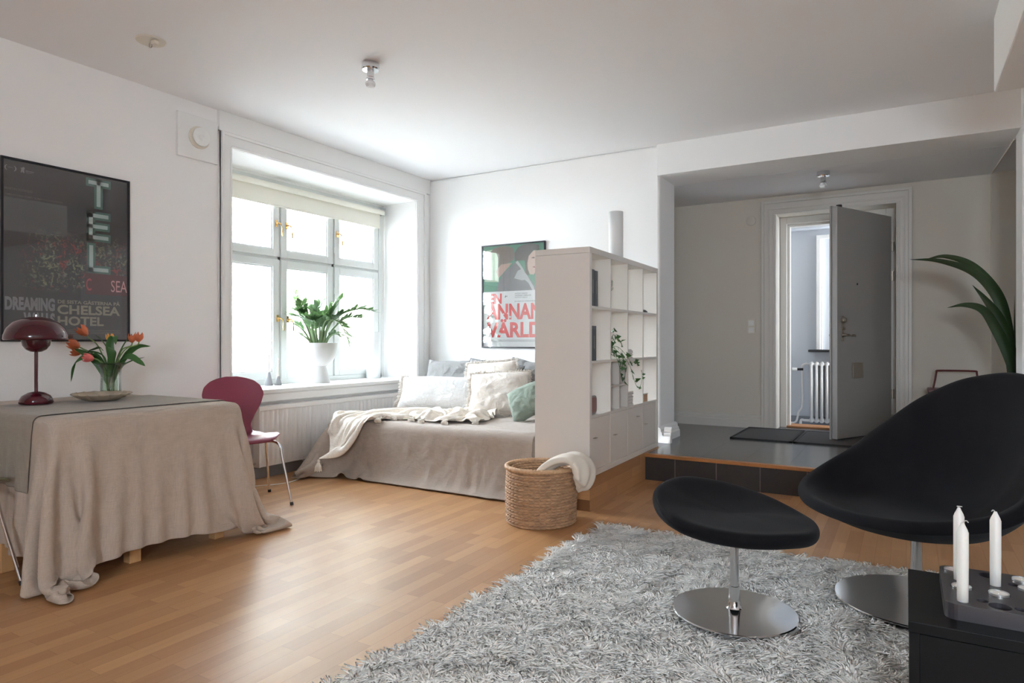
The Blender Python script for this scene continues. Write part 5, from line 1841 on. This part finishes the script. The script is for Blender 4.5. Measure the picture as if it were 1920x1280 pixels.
# =================================================================== BOOKSHELF ON ITS PLINTH
PZ0 = 0.213
SHR = math.atan2(0.0296, 1)
SD, SLn, SHt = 0.39, 1.47, 1.47
sh0 = (-1.722, 3.85, PZ0)
pln = MB().box(-SD - 0.01, 0.0, 0.0, 1.49, -PZ0, -0.002).build('trim_plinth', M['plinth'], None, loc=sh0, rot=(0, 0, SHR))
struct(pln)
sh = thing('bookshelf', 'white open cube bookshelf used as a room divider beside the daybed', 'bookshelf', sh0, SHR)
T1, T2 = 0.038, 0.016
ck = (SLn - 2 * T1 - 3 * T2) / 4
bx('side_panel', M['kallax'], -SD, 0, 0, T1, 0, SHt - T1 - 0.001, sh, bevel=0.0015)
bx('side_panel', M['kallax'], -SD, 0, SLn - T1, SLn, 0, SHt - T1 - 0.001, sh, bevel=0.0015)
bx('top_panel', M['kallax'], -SD, 0, 0, SLn, SHt - T1, SHt, sh, bevel=0.0015)
bx('bottom_panel', M['kallax'], -SD, 0, T1 + 0.001, SLn - T1 - 0.001, 0, T1, sh, bevel=0.0015)
ux_ = lambda i: T1 + i * (ck + T2)     # left edge of cell column i
uz_ = lambda r: T1 + r * (ck + T2)     # bottom of cell row r, counted from the floor
for r in (1, 2, 3):
    bx('shelf_board', M['kallax'], -SD + 0.004, -0.002, T1 + 0.0005, SLn - T1 - 0.0005, uz_(r) - T2, uz_(r), sh)
for i in (1, 2, 3):
    for r in range(4):
        bx('divider', M['kallax'], -SD + 0.005, -0.003, ux_(i) - T2, ux_(i), uz_(r) + 0.0005, uz_(r) + ck - 0.0005, sh)
# four doors in the lowest row
knob_at = [(0.045, 0.62), (0.06, 0.55), (ck - 0.14, 0.78), (0.035, 0.55)]
for i in range(4):
    d_ = bx('door', M['kallax'], -0.022, -0.004, ux_(i) + 0.002, ux_(i) + ck - 0.002, uz_(0) + 0.002, uz_(0) + ck - 0.002, sh, bevel=0.001)
    ky, kz = knob_at[i]
    MB().tube([(-0.004, ux_(i) + ky - 0.014, uz_(0) + ck * kz), (0.012, ux_(i) + ky - 0.014, uz_(0) + ck * kz), (0.014, ux_(i) + ky + 0.014, uz_(0) + ck * kz), (-0.004, ux_(i) + ky + 0.014, uz_(0) + ck * kz)], 0.003, 8).build('handle', M['iron'], d_, smooth=True)
# two-by-two insert in the second column, second row
y0_, z0_ = ux_(1), uz_(1)
ins = thing('shelf_insert', 'white cross-shaped compartment insert inside one cube of the bookshelf', 'shelf insert', sh0, SHR)
bx('insert_board', M['kallax'], -SD + 0.02, -0.006, y0_ + 0.002, y0_ + ck - 0.002, z0_ + ck / 2 - 0.005, z0_ + ck / 2 + 0.005, ins)
bx('insert_upright', M['kallax'], -SD + 0.02, -0.006, y0_ + ck / 2 - 0.005, y0_ + ck / 2 + 0.005, z0_ + ck / 2 + 0.006, z0_ + ck - 0.003, ins)
bx('insert_upright', M['kallax'], -SD + 0.02, -0.006, y0_ + ck / 2 - 0.005, y0_ + ck / 2 + 0.005, z0_ + 0.001, z0_ + ck / 2 - 0.006, ins)
bx('insert_back', M['kallax'], -SD + 0.008, -SD + 0.018, y0_ + 0.002, y0_ + ck - 0.002, z0_ + 0.001, z0_ + ck - 0.003, ins)

SHM = Matrix.Translation(sh0) @ Matrix.Rotation(SHR, 4, 'Z')


def on_shelf(x, i, dy, r, dz=0.0):
    return SHM @ Vector((x, ux_(i) + dy, uz_(r) + dz))


M['tinlab'] = mat('spine_lettering', (0.16, 0.15, 0.14), 0.6)


def book(label, loc, th, dp, ht, cover, tilt=0.0, group='black books in the nearest shelf column'):
    b_ = thing('book', label, 'book', loc, SHR, group)
    b_.rotation_euler = (tilt, 0, SHR)
    mb = MB()
    mb.box(-dp, 0, 0, 0.003, 0, ht).box(-dp, 0, th - 0.003, th, 0, ht).box(-0.003, 0, 0, th, 0, ht)
    mb.build('cover', cover, b_)
    bx('pages', M['pages'], -dp + 0.003, -0.004, 0.0035, th - 0.0035, 0.003, ht - 0.003, b_)
    bx('spine_title', M['tinlab'], 0.0, 0.0006, th * 0.40, th * 0.60, ht * 0.35, ht * 0.72, b_)
    return b_


book('black book at the near end of the top cubes, against the side panel', on_shelf(-0.004, 0, 0.004, 3), 0.050, 0.16, 0.235, M['bookblack'])
book('second black book from the side panel in the top cube of the nearest column', on_shelf(-0.004, 0, 0.060, 3), 0.050, 0.16, 0.230, M['bookblack'])
book('single thick black book in the second cube from the top, nearest column', on_shelf(-0.004, 0, 0.012, 2), 0.070, 0.15, 0.225, M['bookblack'])
rd = thing('storage_tin', 'grey and dull red rounded tin in the third cube of the nearest column', 'tin', on_shelf(-0.03, 0, 0.090, 1), SHR)
tm = MB()
out = []
for k in range(28):
    a = 2 * PI * k / 28
    out.append((0.0, 0.072 * (abs(math.cos(a)) ** 0.45) * (1 if math.cos(a) >= 0 else -1), 0.062 + 0.062 * (abs(math.sin(a)) ** 0.45) * (1 if math.sin(a) >= 0 else -1)))
tm.prism(out, (-0.2, 0, 0))
tm.build('tin_body', mat('tin_grey', (0.30, 0.28, 0.26), 0.45), rd, smooth=True, bevel=0.004)
tm = MB().prism([(0.0015, p[1] * 0.78 - 0.004, 0.062 + (p[2] - 0.062) * 0.8) for p in out], (0.002, 0, 0))
tm.build('tin_front', mat('tin_red', (0.30, 0.14, 0.12), 0.5), rd)


def paper_stack(label, loc, n_, sx, sy, th, group):
    for k in range(n_):
        o_ = thing('booklet', label, 'booklet', loc + Vector((0, 0, k * (th + 0.0006))), SHR + rr.uniform(-0.05, 0.05), group)
        bx('booklet_body', M['paper'] if k % 2 else M['kallax'], -sx, 0, 0, sy, 0, th, o_)


rr = random.Random(8)
paper_stack('thin pale booklet in the small stack of the third column, second cube from the top', on_shelf(-0.02, 2, 0.01, 2), 7, 0.15, 0.13, 0.009, 'booklets stacked in the third column, upper cube')
paper_stack('thin pale booklet in the stack of the third column, lowest open cube', on_shelf(-0.02, 2, 0.01, 1), 9, 0.16, 0.14, 0.011, 'booklets stacked in the third column, lower cube')
wb = thing('wooden_box', 'small pale wooden box in the lowest open cube of the far column', 'box', on_shelf(-0.02, 3, 0.02, 1), SHR)
bx('box_body', M['cork'], -0.12, 0, 0, 0.14, 0, 0.055, wb, bevel=0.003)
bx('box_lid', M['kallax'], -0.122, 0.002, -0.002, 0.142, 0.0555, 0.066, wb, bevel=0.002)
bowl = thing('dark_pouch', 'flat black pouch lying in the top cube of the far column', 'pouch', on_shelf(-0.09, 3, 0.11, 3), SHR)
MB().lathe([(0, 0.0), (0.06, 0.0), (0.085, 0.006), (0.07, 0.02), (0.03, 0.032), (0, 0.034)], 24).build('pouch_body', M['blackmetal'], bowl, smooth=True)
MB().tube(spline([(0.0, -0.03, 0.03), (0.03, 0.0, 0.034), (0.02, 0.05, 0.026), (0.0, 0.09, 0.012)], 5), 0.003, 6).build('cord', M['blackmetal'], bowl, smooth=True)
# tied bundle of white candles on a wooden foot
cbn = thing('candle_stand', 'brown wooden foot with chrome rings in the top cube of the third column', 'candle holder', on_shelf(-0.07, 2, 0.07, 3), SHR)
MB().lathe([(0, 0), (0.036, 0), (0.036, 0.026), (0, 0.026)], 24).build('wooden_foot', mat('brown_wood', (0.25, 0.12, 0.05), 0.5), cbn, smooth=True)
for zq in (0.105, 0.145):
    ring = [Vector((0.036 * math.cos(a), 0.036 * math.sin(a), zq)) for a in [2 * PI * k / 32 for k in range(33)]]
    MB().tube(ring, 0.0035, 8, caps=False).build('ring', M['chrome'], cbn, smooth='all')
MB().tube([(0.0, 0, 0.026), (0.0, 0, 0.15)], 0.003, 8).build('rod', M['chrome'], cbn)
for k, (dx_, dy_, hh_) in enumerate(((0.018, -0.018, 0.175), (0.018, 0.018, 0.19), (-0.018, 0.018, 0.17), (-0.018, -0.018, 0.185))):
    c_ = thing('candle', 'white candle in the ringed wooden stand on the bookshelf', 'candle', SHM @ Vector((-0.07 + dx_, ux_(2) + 0.07 + dy_, uz_(3) + 0.0265)), SHR, 'white candles bundled in the shelf stand')
    MB().lathe([(0, 0), (0.0125, 0), (0.0125, hh_), (0.004, hh_ + 0.015), (0, hh_ + 0.016)], 16).build('candle_body', M['wax'], c_, smooth=True)

# sprig and trailing ivy
spg = thing('small_plant', 'little sprig of green twigs in a glass, top cube of the second column', 'plant', on_shelf(-0.13, 1, 0.15, 3), SHR)
MB().lathe([(0, 0), (0.022, 0), (0.024, 0.08), (0.016, 0.10)], 20, caps=False).build('glass_bottle', M['clear'], spg, smooth='all', solid=0.002)
rr = random.Random(3)
sg = MB()
for k in range(9):
    a = rr.uniform(-1.2, 1.2)
    pts = spline([(0, 0, 0.02), (0.004, 0.004 * k - 0.01, 0.09), (0.03 + 0.02 * rr.random(), 0.06 * math.sin(a), 0.13 + 0.05 * rr.random()), (0.05 * rr.random(), 0.10 * math.sin(a), 0.15 + 0.08 * rr.random())], 4)
    sg.cur = 0
    sg.tube(pts, 0.0016, 5)
    sg.cur = 1
    for p_ in pts[5:]:
        for s_ in (-1, 1):
            leaf_strip([p_, p_ + Vector((0.008, 0.014 * s_, 0.012)), p_ + Vector((0.012, 0.026 * s_, 0.02))], 0.0035, sg, nseg=2)
sg.build('twigs', [M['stalk'], M['leaf']], spg, smooth='all')

ivy = thing('trailing_ivy', 'green ivy trailing out of the second shelf column over the insert', 'plant', on_shelf(-0.09, 1, 0.07, 2), SHR)
MB().lathe([(0, 0), (0.035, 0), (0.045, 0.07), (0.042, 0.072), (0.038, 0.06), (0, 0.06)], 28).build('pot', M['pot'], ivy, smooth=True)


def ivy_leaf(b, p, d, sz, rr):
    d = Vector(d).normalized()
    s = d.cross(Vector((1, 0.2, 0.1))).normalized()
    nrm = d.cross(s)
    shp = [(0, 0), (0.25, 0.42), (0.10, 0.75), (0.42, 0.55), (1.0, 0), (0.42, -0.55), (0.10, -0.75), (0.25, -0.42)]
    base = p + nrm * 0.0
    b.cur = 1
    pts = [base + d * a * sz + s * c_ * sz * 0.6 + nrm * (abs(c_) * sz * 0.12) for a, c_ in shp]
    mid = base + d * 0.45 * sz
    o_ = len(b.v)
    b._add([mid] + pts, [(0, 1 + k, 1 + (k + 1) % 8) for k in range(8)])


vines = [[(0, 0, .06), (.05, -.01, .12), (.07, -.03, .18), (.09, -.02, .22)], [(0, 0, .06), (.06, .02, .13), (.10, .04, .14), (.12, .05, .10)],
         [(0, 0, .06), (.06, .0, .09), (.12, .05, .02), (.13, .09, -.08), (.12, .10, -.17)], [(0, 0, .06), (.08, .03, .06), (.14, .12, -.02), (.15, .20, -.12), (.15, .28, -.20), (.15, .36, -.21), (.15, .41, -.15), (.15, .40, -.09)],
         [(0, 0, .06), (.08, .05, .09), (.13, .13, .02), (.14, .20, -.03), (.14, .28, -.02), (.14, .33, -.05)], [(0, 0, .06), (.07, -.02, .08), (.12, -.02, -.02), (.13, 0.0, -.10), (.13, .03, -.15)],
         [(0, 0, .06), (.04, .03, .14), (.06, .06, .17), (.07, .10, .13)], [(0, 0, .06), (.07, .03, .04), (.12, .03, -.01), (.12, .07, -.04)], [(0, 0, .06), (.06, -.04, .10), (.10, -.05, .03)]]
rr = random.Random(12)
for pts in vines:
    vb = MB()
    P_ = spline(pts, 6)
    vb.cur = 0
    vb.tube(P_, 0.0017, 5)
    for k in range(3, len(P_), 2 if len(pts) < 7 else 3):
        ivy_leaf(vb, P_[k], (rr.uniform(0.0, 0.6), rr.uniform(-1, 1), rr.uniform(-0.9, 0.3)), rr.uniform(0.032, 0.055) if k < 24 else 0.028, rr)
    vb.build('vine', [M['stalk'], mat('ivy_leaf', (0.05, 0.14, 0.035), 0.4)] if 'ivyl' not in M else [M['stalk'], M['ivyl']], ivy, smooth=False)

tube_lamp('white cylinder lamp standing on top of the bookshelf', SHM @ Vector((-0.20, 1.02, SHt + 0.0)), 0.055, 0.41)

for k, (p, L_, r_, ti) in enumerate(TASSELS):
    tassel(p, tw, L_, r_, ti, k)

# =================================================================== SHAG RUG
RX0, RX1, RY0, RY1 = -1.53, 0.95, 0.9, 3.56
rug = thing('shag_rug', 'large off-white shaggy wool rug under the armchair and footstool', 'rug', (0, 0, 0))
bx('rug_backing', M['wool'], RX0 + 0.02, RX1 - 0.02, RY0, RY1 - 0.02, 0.001, 0.010, rug)
nt_ = 74000
px_ = rng.uniform(RX0, RX1, nt_)
py_ = rng.uniform(RY0, RY1, nt_)
wob = 0.012 * np.sin(py_ * 9) + 0.008 * np.sin(py_ * 23 + 1)
edge_d = np.minimum(px_ - RX0, RY1 - py_)
keep = ((px_ - RX0 + wob > 0.012) & (np.hypot(px_ + 0.575, py_ - 2.655) > 0.237) & (np.hypot(px_ - 0.035, py_ - 3.13) > 0.302)
        & ~((px_ > 0.02) & (py_ > 1.75) & (py_ < 2.13)))
px_, py_ = px_[keep], py_[keep]
nt_ = len(px_)
# clumps: nearby strands lean the same way
ang = 4.5 * PI * (vnoise2(px_ * 9 + 40, py_ * 9 + 40, 21, 2)) * 2 + rng.normal(0, 0.55, nt_) + 4.0
lean = 0.034 + 0.026 * rng.random(nt_)
hgt = 0.017 + 0.005 * rng.random(nt_) + 0.044 * vnoise2(px_ * 8 + 9, py_ * 8 + 2, 33, 2)
hgt = np.clip(hgt, 0.010, 0.045)
wdt = rng.uniform(0.0032, 0.0050, nt_)
dx, dy = np.cos(ang), np.sin(ang)
us = np.array([0.0, 0.45, 0.8, 1.0])
out_v = np.zeros((nt_, 4, 3, 3))
curl = rng.normal(0, 0.010, (nt_, 2))
for i, u in enumerate(us):
    cxp = px_ + dx * lean * u ** 1.6 + curl[:, 0] * u * u
    cyp = py_ + dy * lean * u ** 1.6 + curl[:, 1] * u * u
    czp = 0.008 + hgt * (u ** 0.75) * (1 - 0.18 * u * u)
    wv = wdt * [1.0, 1.15, 0.95, 0.45][i]
    for k in range(3):
        a = ang + 2 * PI * k / 3
        out_v[:, i, k, 0] = cxp + wv * np.cos(a)
        out_v[:, i, k, 1] = cyp + wv * np.sin(a)
        out_v[:, i, k, 2] = czp + (0.0008 * k if i == 3 else 0)
base = (np.arange(nt_) * 12)[:, None, None]
quads = []
for i in range(3):
    for k in range(3):
        l = (k + 1) % 3
        quads.append([i * 3 + k, i * 3 + l, (i + 1) * 3 + l, (i + 1) * 3 + k])
Fq = (base + np.array(quads)[None]).reshape(-1, 4)
me = bpy.data.meshes.new('pile')
nv, nf = nt_ * 12, len(Fq)
me.vertices.add(nv)
me.vertices.foreach_set('co', out_v.reshape(-1).astype(np.float32))
me.loops.add(nf * 4)
me.loops.foreach_set('vertex_index', Fq.reshape(-1).astype(np.int32))
me.polygons.add(nf)
me.polygons.foreach_set('loop_start', (np.arange(nf) * 4).astype(np.int32))
me.polygons.foreach_set('loop_total', np.full(nf, 4, np.int32))
me.polygons.foreach_set('use_smooth', np.ones(nf, bool))
me.materials.append(M['wool'])
me.update(calc_edges=True)
pile = bpy.data.objects.new('pile', me)
COL.objects.link(pile)
pile.parent = rug
pile['kind'] = 'stuff'


# =================================================================== FOOTSTOOL AND ARMCHAIR
def pedestal(parent, r_, ht, zt, rp):
    b = MB().lathe([(0.0, 0.0), (r_, 0.0), (r_, 0.003), (r_ - 0.004, 0.006), (r_ * 0.6, 0.010), (0.045, 0.016), (0.0, 0.016)], 72)
    b.build('base_plate', M['brushed'], parent, smooth=True, angle=20)
    MB().lathe([(0.032, 0.015), (0.026, 0.022), (0.0215, 0.05), (0.0195, 0.10), (rp, 0.101), (rp, zt)], 32, caps=False).build('pole', M['brushed'], parent, smooth=True, angle=50)


def rim_profile(ths, vals, a):
    a = abs((a + 180) % 360 - 180)
    return cosint(ths, vals, a)


fs = thing('footstool', 'black wool footstool on a round polished metal base', 'footstool', (-0.575, 2.655, 0.030), 0)
pedestal(fs, 0.235, 0, 0.345, 0.0165)
b = MB()
na = 72
rows = []
angs = [0, 45, 90, 120, 150, 180, 215, 250, 290, 325, 360]
ztop = [0.388, 0.432, 0.478, 0.496, 0.478, 0.440, 0.412, 0.400, 0.392, 0.382, 0.388]
rout = [0.305, 0.285, 0.285, 0.305, 0.318, 0.308, 0.295, 0.285, 0.285, 0.305, 0.305]
for i in range(na):
    a = 360 * i / na
    zt = smooth_ring(angs, ztop, a, False)
    ro_ = smooth_ring(angs, rout, a, False)
    A_ = R(a) + R(30.8)
    row = []
    prof = [(0.02, 0.335, 0), (0.30, 0.337, 0.05), (0.62, 0.345, 0.28), (0.86, 0.0, -0.062), (0.965, 0.0, -0.050), (1.0, 0.0, -0.028), (0.985, 0.0, -0.008), (0.93, 0.0, 0.002), (0.83, 0.0, -0.002), (0.62, 0.40, 0.55), (0.35, 0.402, 0.22), (0.10, 0.402, 0.05), (0.0, 0.402, 0)]
    for j, (fr_c, z_, k_) in enumerate(prof):
        if 3 <= j <= 8:
            z = zt + k_
        else:
            z = z_ + (zt - (0.40)) * k_ * (1.0 if j > 8 else 1.2) + (0 if j > 8 else 0)
        row.append((ro_ * fr_c * math.cos(A_), ro_ * fr_c * math.sin(A_), z - 0.02))
    rows.append(row)
b.grid(rows, closed_u=True)
b.build('seat_cushion', M['felt'], fs, smooth='all', sub=2)

ac = thing('armchair', 'black wool shell armchair on a round polished metal base', 'armchair', (0.035, 3.13, 0.030), math.atan2(-0.65, -0.76))
pedestal(ac, 0.30, 0, 0.31, 0.021)
ARM_TH = [0, 30, 60, 85, 105, 130, 155, 180]
ARM_R = [0.40, 0.425, 0.475, 0.50, 0.49, 0.475, 0.475, 0.48]
ARM_TH2 = [0, 35, 70, 92, 112, 135, 158, 180]
ARM_Z = [0.40, 0.41, 0.45, 0.52, 0.65, 0.80, 0.89, 0.918]
b = MB()
rows = []
na = 96
for i in range(na):
    a = 360 * i / na
    ro_ = smooth_ring(ARM_TH, ARM_R, a)
    zr = smooth_ring(ARM_TH2, ARM_Z, a)
    A_ = R(a)
    zb, zi = 0.272, 0.345
    hh = zr - zb
    st = min(1.0, max(0.0, (hh - 0.10) / 0.5))       # steep walls where the rim is high
    prof = [(0.03, zb), (0.30, zb + 0.012), (0.52, zb + 0.04 + 0.02 * st), (0.72, zb + hh * (0.32 + 0.06 * st)), (0.87, zb + hh * 0.58), (0.965, max(zb + hh * 0.80, zr - 0.075)),
            (1.0, zr - 0.045), (1.0, zr - 0.018), (0.965, zr + 0.004), (0.915, zr + 0.004), (0.865, zr - 0.012), (0.80, max(zr - 0.07, zi + 0.03)), (0.62, max(zi + 0.006, zb + hh * 0.36 + 0.02)), (0.42, zi + 0.01 + 0.03 * st), (0.2, zi), (0.0, zi)]
    row = [(ro_ * q * math.cos(A_), ro_ * q * math.sin(A_), z) for q, z in prof]
    rows.append(row)
b.grid(rows, closed_u=True)
b.build('seat_shell', M['felt'], ac, smooth='all', sub=2)

# =================================================================== BLACK LOW CABINET, TRAY, CANDLES
cb_ = thing('low_cabinet', 'black low cabinet in the right foreground carrying the candle tray', 'cabinet', (0.004, 1.74, 0.0))
CWd, CD = 1.1, 0.40
bx('top_panel', M['black'], 0, CWd, 0, CD, 0.425, 0.45, cb_, bevel=0.0015)
bx('side_panel', M['black'], 0.002, 0.022, 0.002, CD - 0.002, 0.03, 0.4245, cb_)
bx('side_panel', M['black'], CWd - 0.022, CWd - 0.002, 0.002, CD - 0.002, 0.03, 0.4245, cb_)
bx('bottom_panel', M['black'], 0.0225, CWd - 0.0225, 0.02, CD - 0.02, 0.03, 0.05, cb_)
bx('back_panel', M['black'], 0.0225, CWd - 0.0225, CD - 0.014, CD - 0.004, 0.0505, 0.424, cb_)
bx('door', M['black'], 0.0225, CWd / 2 - 0.001, 0.002, 0.018, 0.052, 0.4235, cb_)
bx('door', M['black'], CWd / 2 + 0.001, CWd - 0.0225, 0.002, 0.018, 0.052, 0.4235, cb_)

ty = thing('candle_tray', 'heavy dark grey tray with round recesses on the black cabinet', 'tray', (0.075, 1.80, 0.45))
slab = MB()
o_ = []
for (cx_, cy_, a0) in ((0.025, 0.025, 180), (0.525, 0.025, 270), (0.525, 0.275, 0), (0.025, 0.275, 90)):
    for k in range(7):
        a = R(a0 + 15 * k)
        o_.append((cx_ + 0.025 * math.cos(a), cy_ + 0.025 * math.sin(a)))
slab.prism([(x_, y_, 0.0) for x_, y_ in o_], (0, 0, 0.036))
sl = slab.build('tray_body', M['tray'], ty)
TL = [(0.030, 0.262), (0.040, 0.130), (0.112, 0.122), (0.172, 0.262), (0.176, 0.192), (0.250, 0.262)]
HO = [(0.106, 0.034), (0.106, 0.262), (0.245, 0.12), (0.245, 0.034), (0.32, 0.19), (0.32, 0.05)]
CN = [(0.038, 0.192), (0.036, 0.030), (0.112, 0.190)]
cut = MB()
for (x_, y_) in TL + HO:
    cut.lathe([(0, 0.022), (0.0222, 0.022), (0.0222, 0.06), (0, 0.06)], 32, (x_, y_, 0))
for (x_, y_) in CN + [(0.075, 0.055), (0.143, 0.036), (0.15, 0.215)]:
    cut.lathe([(0, 0.015), (0.0118, 0.015), (0.0118, 0.06), (0, 0.06)], 24, (x_, y_, 0))
cu_ = cut.build('recess_cutter', M['tray'], ty)
md = sl.modifiers.new('recesses', 'BOOLEAN')
md.operation = 'DIFFERENCE'
md.solver = 'EXACT'
md.object = cu_
dg = bpy.context.evaluated_depsgraph_get()
newme = bpy.data.meshes.new_from_object(sl.evaluated_get(dg))
sl.modifiers.clear()
sl.data = newme
bpy.data.objects.remove(cu_)
md = sl.modifiers.new('bevel', 'BEVEL')
md.width = 0.003
md.segments = 2
md.limit_method = 'ANGLE'

tln = ['tealight in the back left recess of the dark tray', 'tealight between the two left candles on the tray', 'tealight in front of the right-hand candle, its wick showing',
       'tealight by the back edge of the tray near the picture edge', 'tealight at the right picture edge, nearer the viewer', 'tealight farthest right on the tray']
for k, (x_, y_) in enumerate(TL[:5]):
    t_ = thing('tealight', tln[k], 'tealight', (0.075 + x_, 1.80 + y_, 0.4722), 0, 'tealights in the dark tray')
    MB().lathe([(0, 0), (0.0205, 0), (0.0208, 0.018), (0.0198, 0.018), (0.0195, 0.003), (0, 0.003)], 32).build('cup', M['foil'], t_, smooth=True)
    MB().lathe([(0, 0.0035), (0.0193, 0.0035), (0.0193, 0.0155), (0.016, 0.0148), (0, 0.0148)], 28).build('wax', M['wax'], t_, smooth=True)
    MB().tube([(0, 0, 0.014), (0.0008, 0, 0.019), (0.0, 0.001, 0.023)], 0.0009, 6).build('wick', M['wick'], t_)
cl_ = ['left rear white candle in the dark tray', 'front white candle in the dark tray, nearest the viewer', 'right-hand white candle standing alone in the dark tray']
for k, (x_, y_) in enumerate(CN):
    c_ = thing('candle', cl_[k], 'candle', (0.075 + x_, 1.80 + y_, 0.4652), 0, 'white candles in the dark tray')
    hh_ = 0.178
    MB().lathe([(0, 0), (0.0110, 0), (0.0116, 0.06), (0.0118, hh_), (0.0108, hh_ + 0.002), (0.0098, hh_ + 0.006), (0.0052, hh_ + 0.016), (0.003, hh_ + 0.022), (0, hh_ + 0.022)], 28).build('candle_body', M['wax'], c_, smooth='all')
    w_ = [[(0, 0, 0), (-0.001, 0, 0.003), (-0.004, 0, 0.0045), (0.007, 0.002, 0.004)], [(0, 0, 0), (0.003, 0.0, 0.005), (0.007, 0, 0.007), (0.011, 0, 0.003)], [(0, 0, 0), (-0.002, 0, 0.003), (-0.005, 0, 0.0045), (-0.008, 0, 0.001)]][k]
    MB().tube(spline([(p[0], p[1], p[2] + hh_ + 0.0205) for p in w_], 4), 0.0012, 6).build('wick', M['wick'], c_, smooth=True)

# =================================================================== PLANT AND STEP STOOL IN THE HALL
pp = thing('potted_palm', 'dark green arching palm behind the armchair at the pier', 'plant', (0.69, 6.02, PL))
MB().lathe([(0, 0), (0.10, 0), (0.125, 0.24), (0.12, 0.24), (0.115, 0.21), (0, 0.21)], 36).build('pot', M['pot'], pp, smooth=True)
MB().lathe([(0, 0.212), (0.114, 0.212)], 24, caps=False).build('soil', M['soil'], pp)
PB = Vector((0.69, 6.02, PL))
W_ = lambda *p: Vector(p) - PB
lw = lambda q: max(0.10 if q < 0.5 else 0.02, (math.sin(PI * min(1, 0.02 + 0.98 * q ** 0.8)) ** 0.9))
leafs = [
    ([(0.685, 6.01, 0.42), (0.665, 5.985, 0.90), (0.630, 5.962, 1.20), (0.560, 5.925, 1.42), (0.420, 5.84, 1.585), (0.21, 5.715, 1.665), (0.02, 5.60, 1.675)], 0.036),
    ([(0.690, 6.02, 0.42), (0.668, 5.99, 0.90), (0.632, 5.968, 1.22), (0.570, 5.935, 1.44), (0.42, 5.85, 1.63), (0.25, 5.76, 1.70), (0.11, 5.68, 1.675)], 0.034),
    ([(0.690, 6.02, 0.42), (0.672, 5.99, 0.80), (0.65, 5.97, 1.02), (0.585, 5.935, 1.24), (0.50, 5.89, 1.38), (0.412, 5.834, 1.49)], 0.042),
    ([(0.695, 6.02, 0.42), (0.675, 5.99, 0.80), (0.640, 5.96, 0.98), (0.56, 5.92, 1.18), (0.48, 5.87, 1.31), (0.37, 5.81, 1.345), (0.255, 5.74, 1.325)], 0.038),
    ([(0.70, 6.03, 0.42), (0.684, 6.0, 0.85), (0.676, 5.99, 1.12), (0.674, 5.985, 1.42)], 0.008),
    ([(0.71, 6.03, 0.42), (0.73, 6.02, 0.75), (0.735, 6.03, 0.95), (0.76, 6.05, 1.05)], 0.04),
    ([(0.70, 6.05, 0.42), (0.80, 6.15, 0.9), (0.95, 6.25, 1.2), (1.10, 6.35, 1.2)], 0.05),
]
for pts, w_ in leafs:
    leaf_strip([W_(*p) for p in pts], w_, fold=0.30, side=Vector((0.45, 0.1, 0.6)) if w_ > 0.01 else None, prof=lw, nseg=6).build('leaf', M['leaf_dark'], pp, smooth='all', sub=1, solid=0.0012)

so_ = thing('step_stool', 'dark red metal step stool with a hoop handle by the hall wall', 'stool', (0.36, 6.80, PL))
MB().tube(spline([(-0.165, 0.0, 0.45), (-0.145, 0.01, 0.55), (-0.135, 0.02, 0.615), (-0.125, 0.02, 0.628), (0.0, 0.02, 0.63), (0.14, 0.02, 0.628), (0.152, 0.02, 0.615), (0.158, 0.01, 0.55), (0.165, 0.0, 0.45)], 4), 0.008, 8).build('handle', M['redmetal'], so_, smooth=True)
bx('seat', M['redmetal'], -0.20, 0.20, -0.14, 0.12, 0.445, 0.475, so_, bevel=0.004)
bx('step', M['redmetal'], -0.17, 0.17, -0.26, -0.08, 0.21, 0.235, so_, bevel=0.004)
for sx in (-1, 1):
    MB().tube([(sx * 0.185, 0.0, 0.45), (sx * 0.195, 0.10, 0.0)], 0.011, 8).build('leg', M['redmetal'], so_, smooth=True)
    MB().tube([(sx * 0.185, -0.06, 0.45), (sx * 0.195, -0.25, 0.0)], 0.011, 8).build('leg', M['redmetal'], so_, smooth=True)
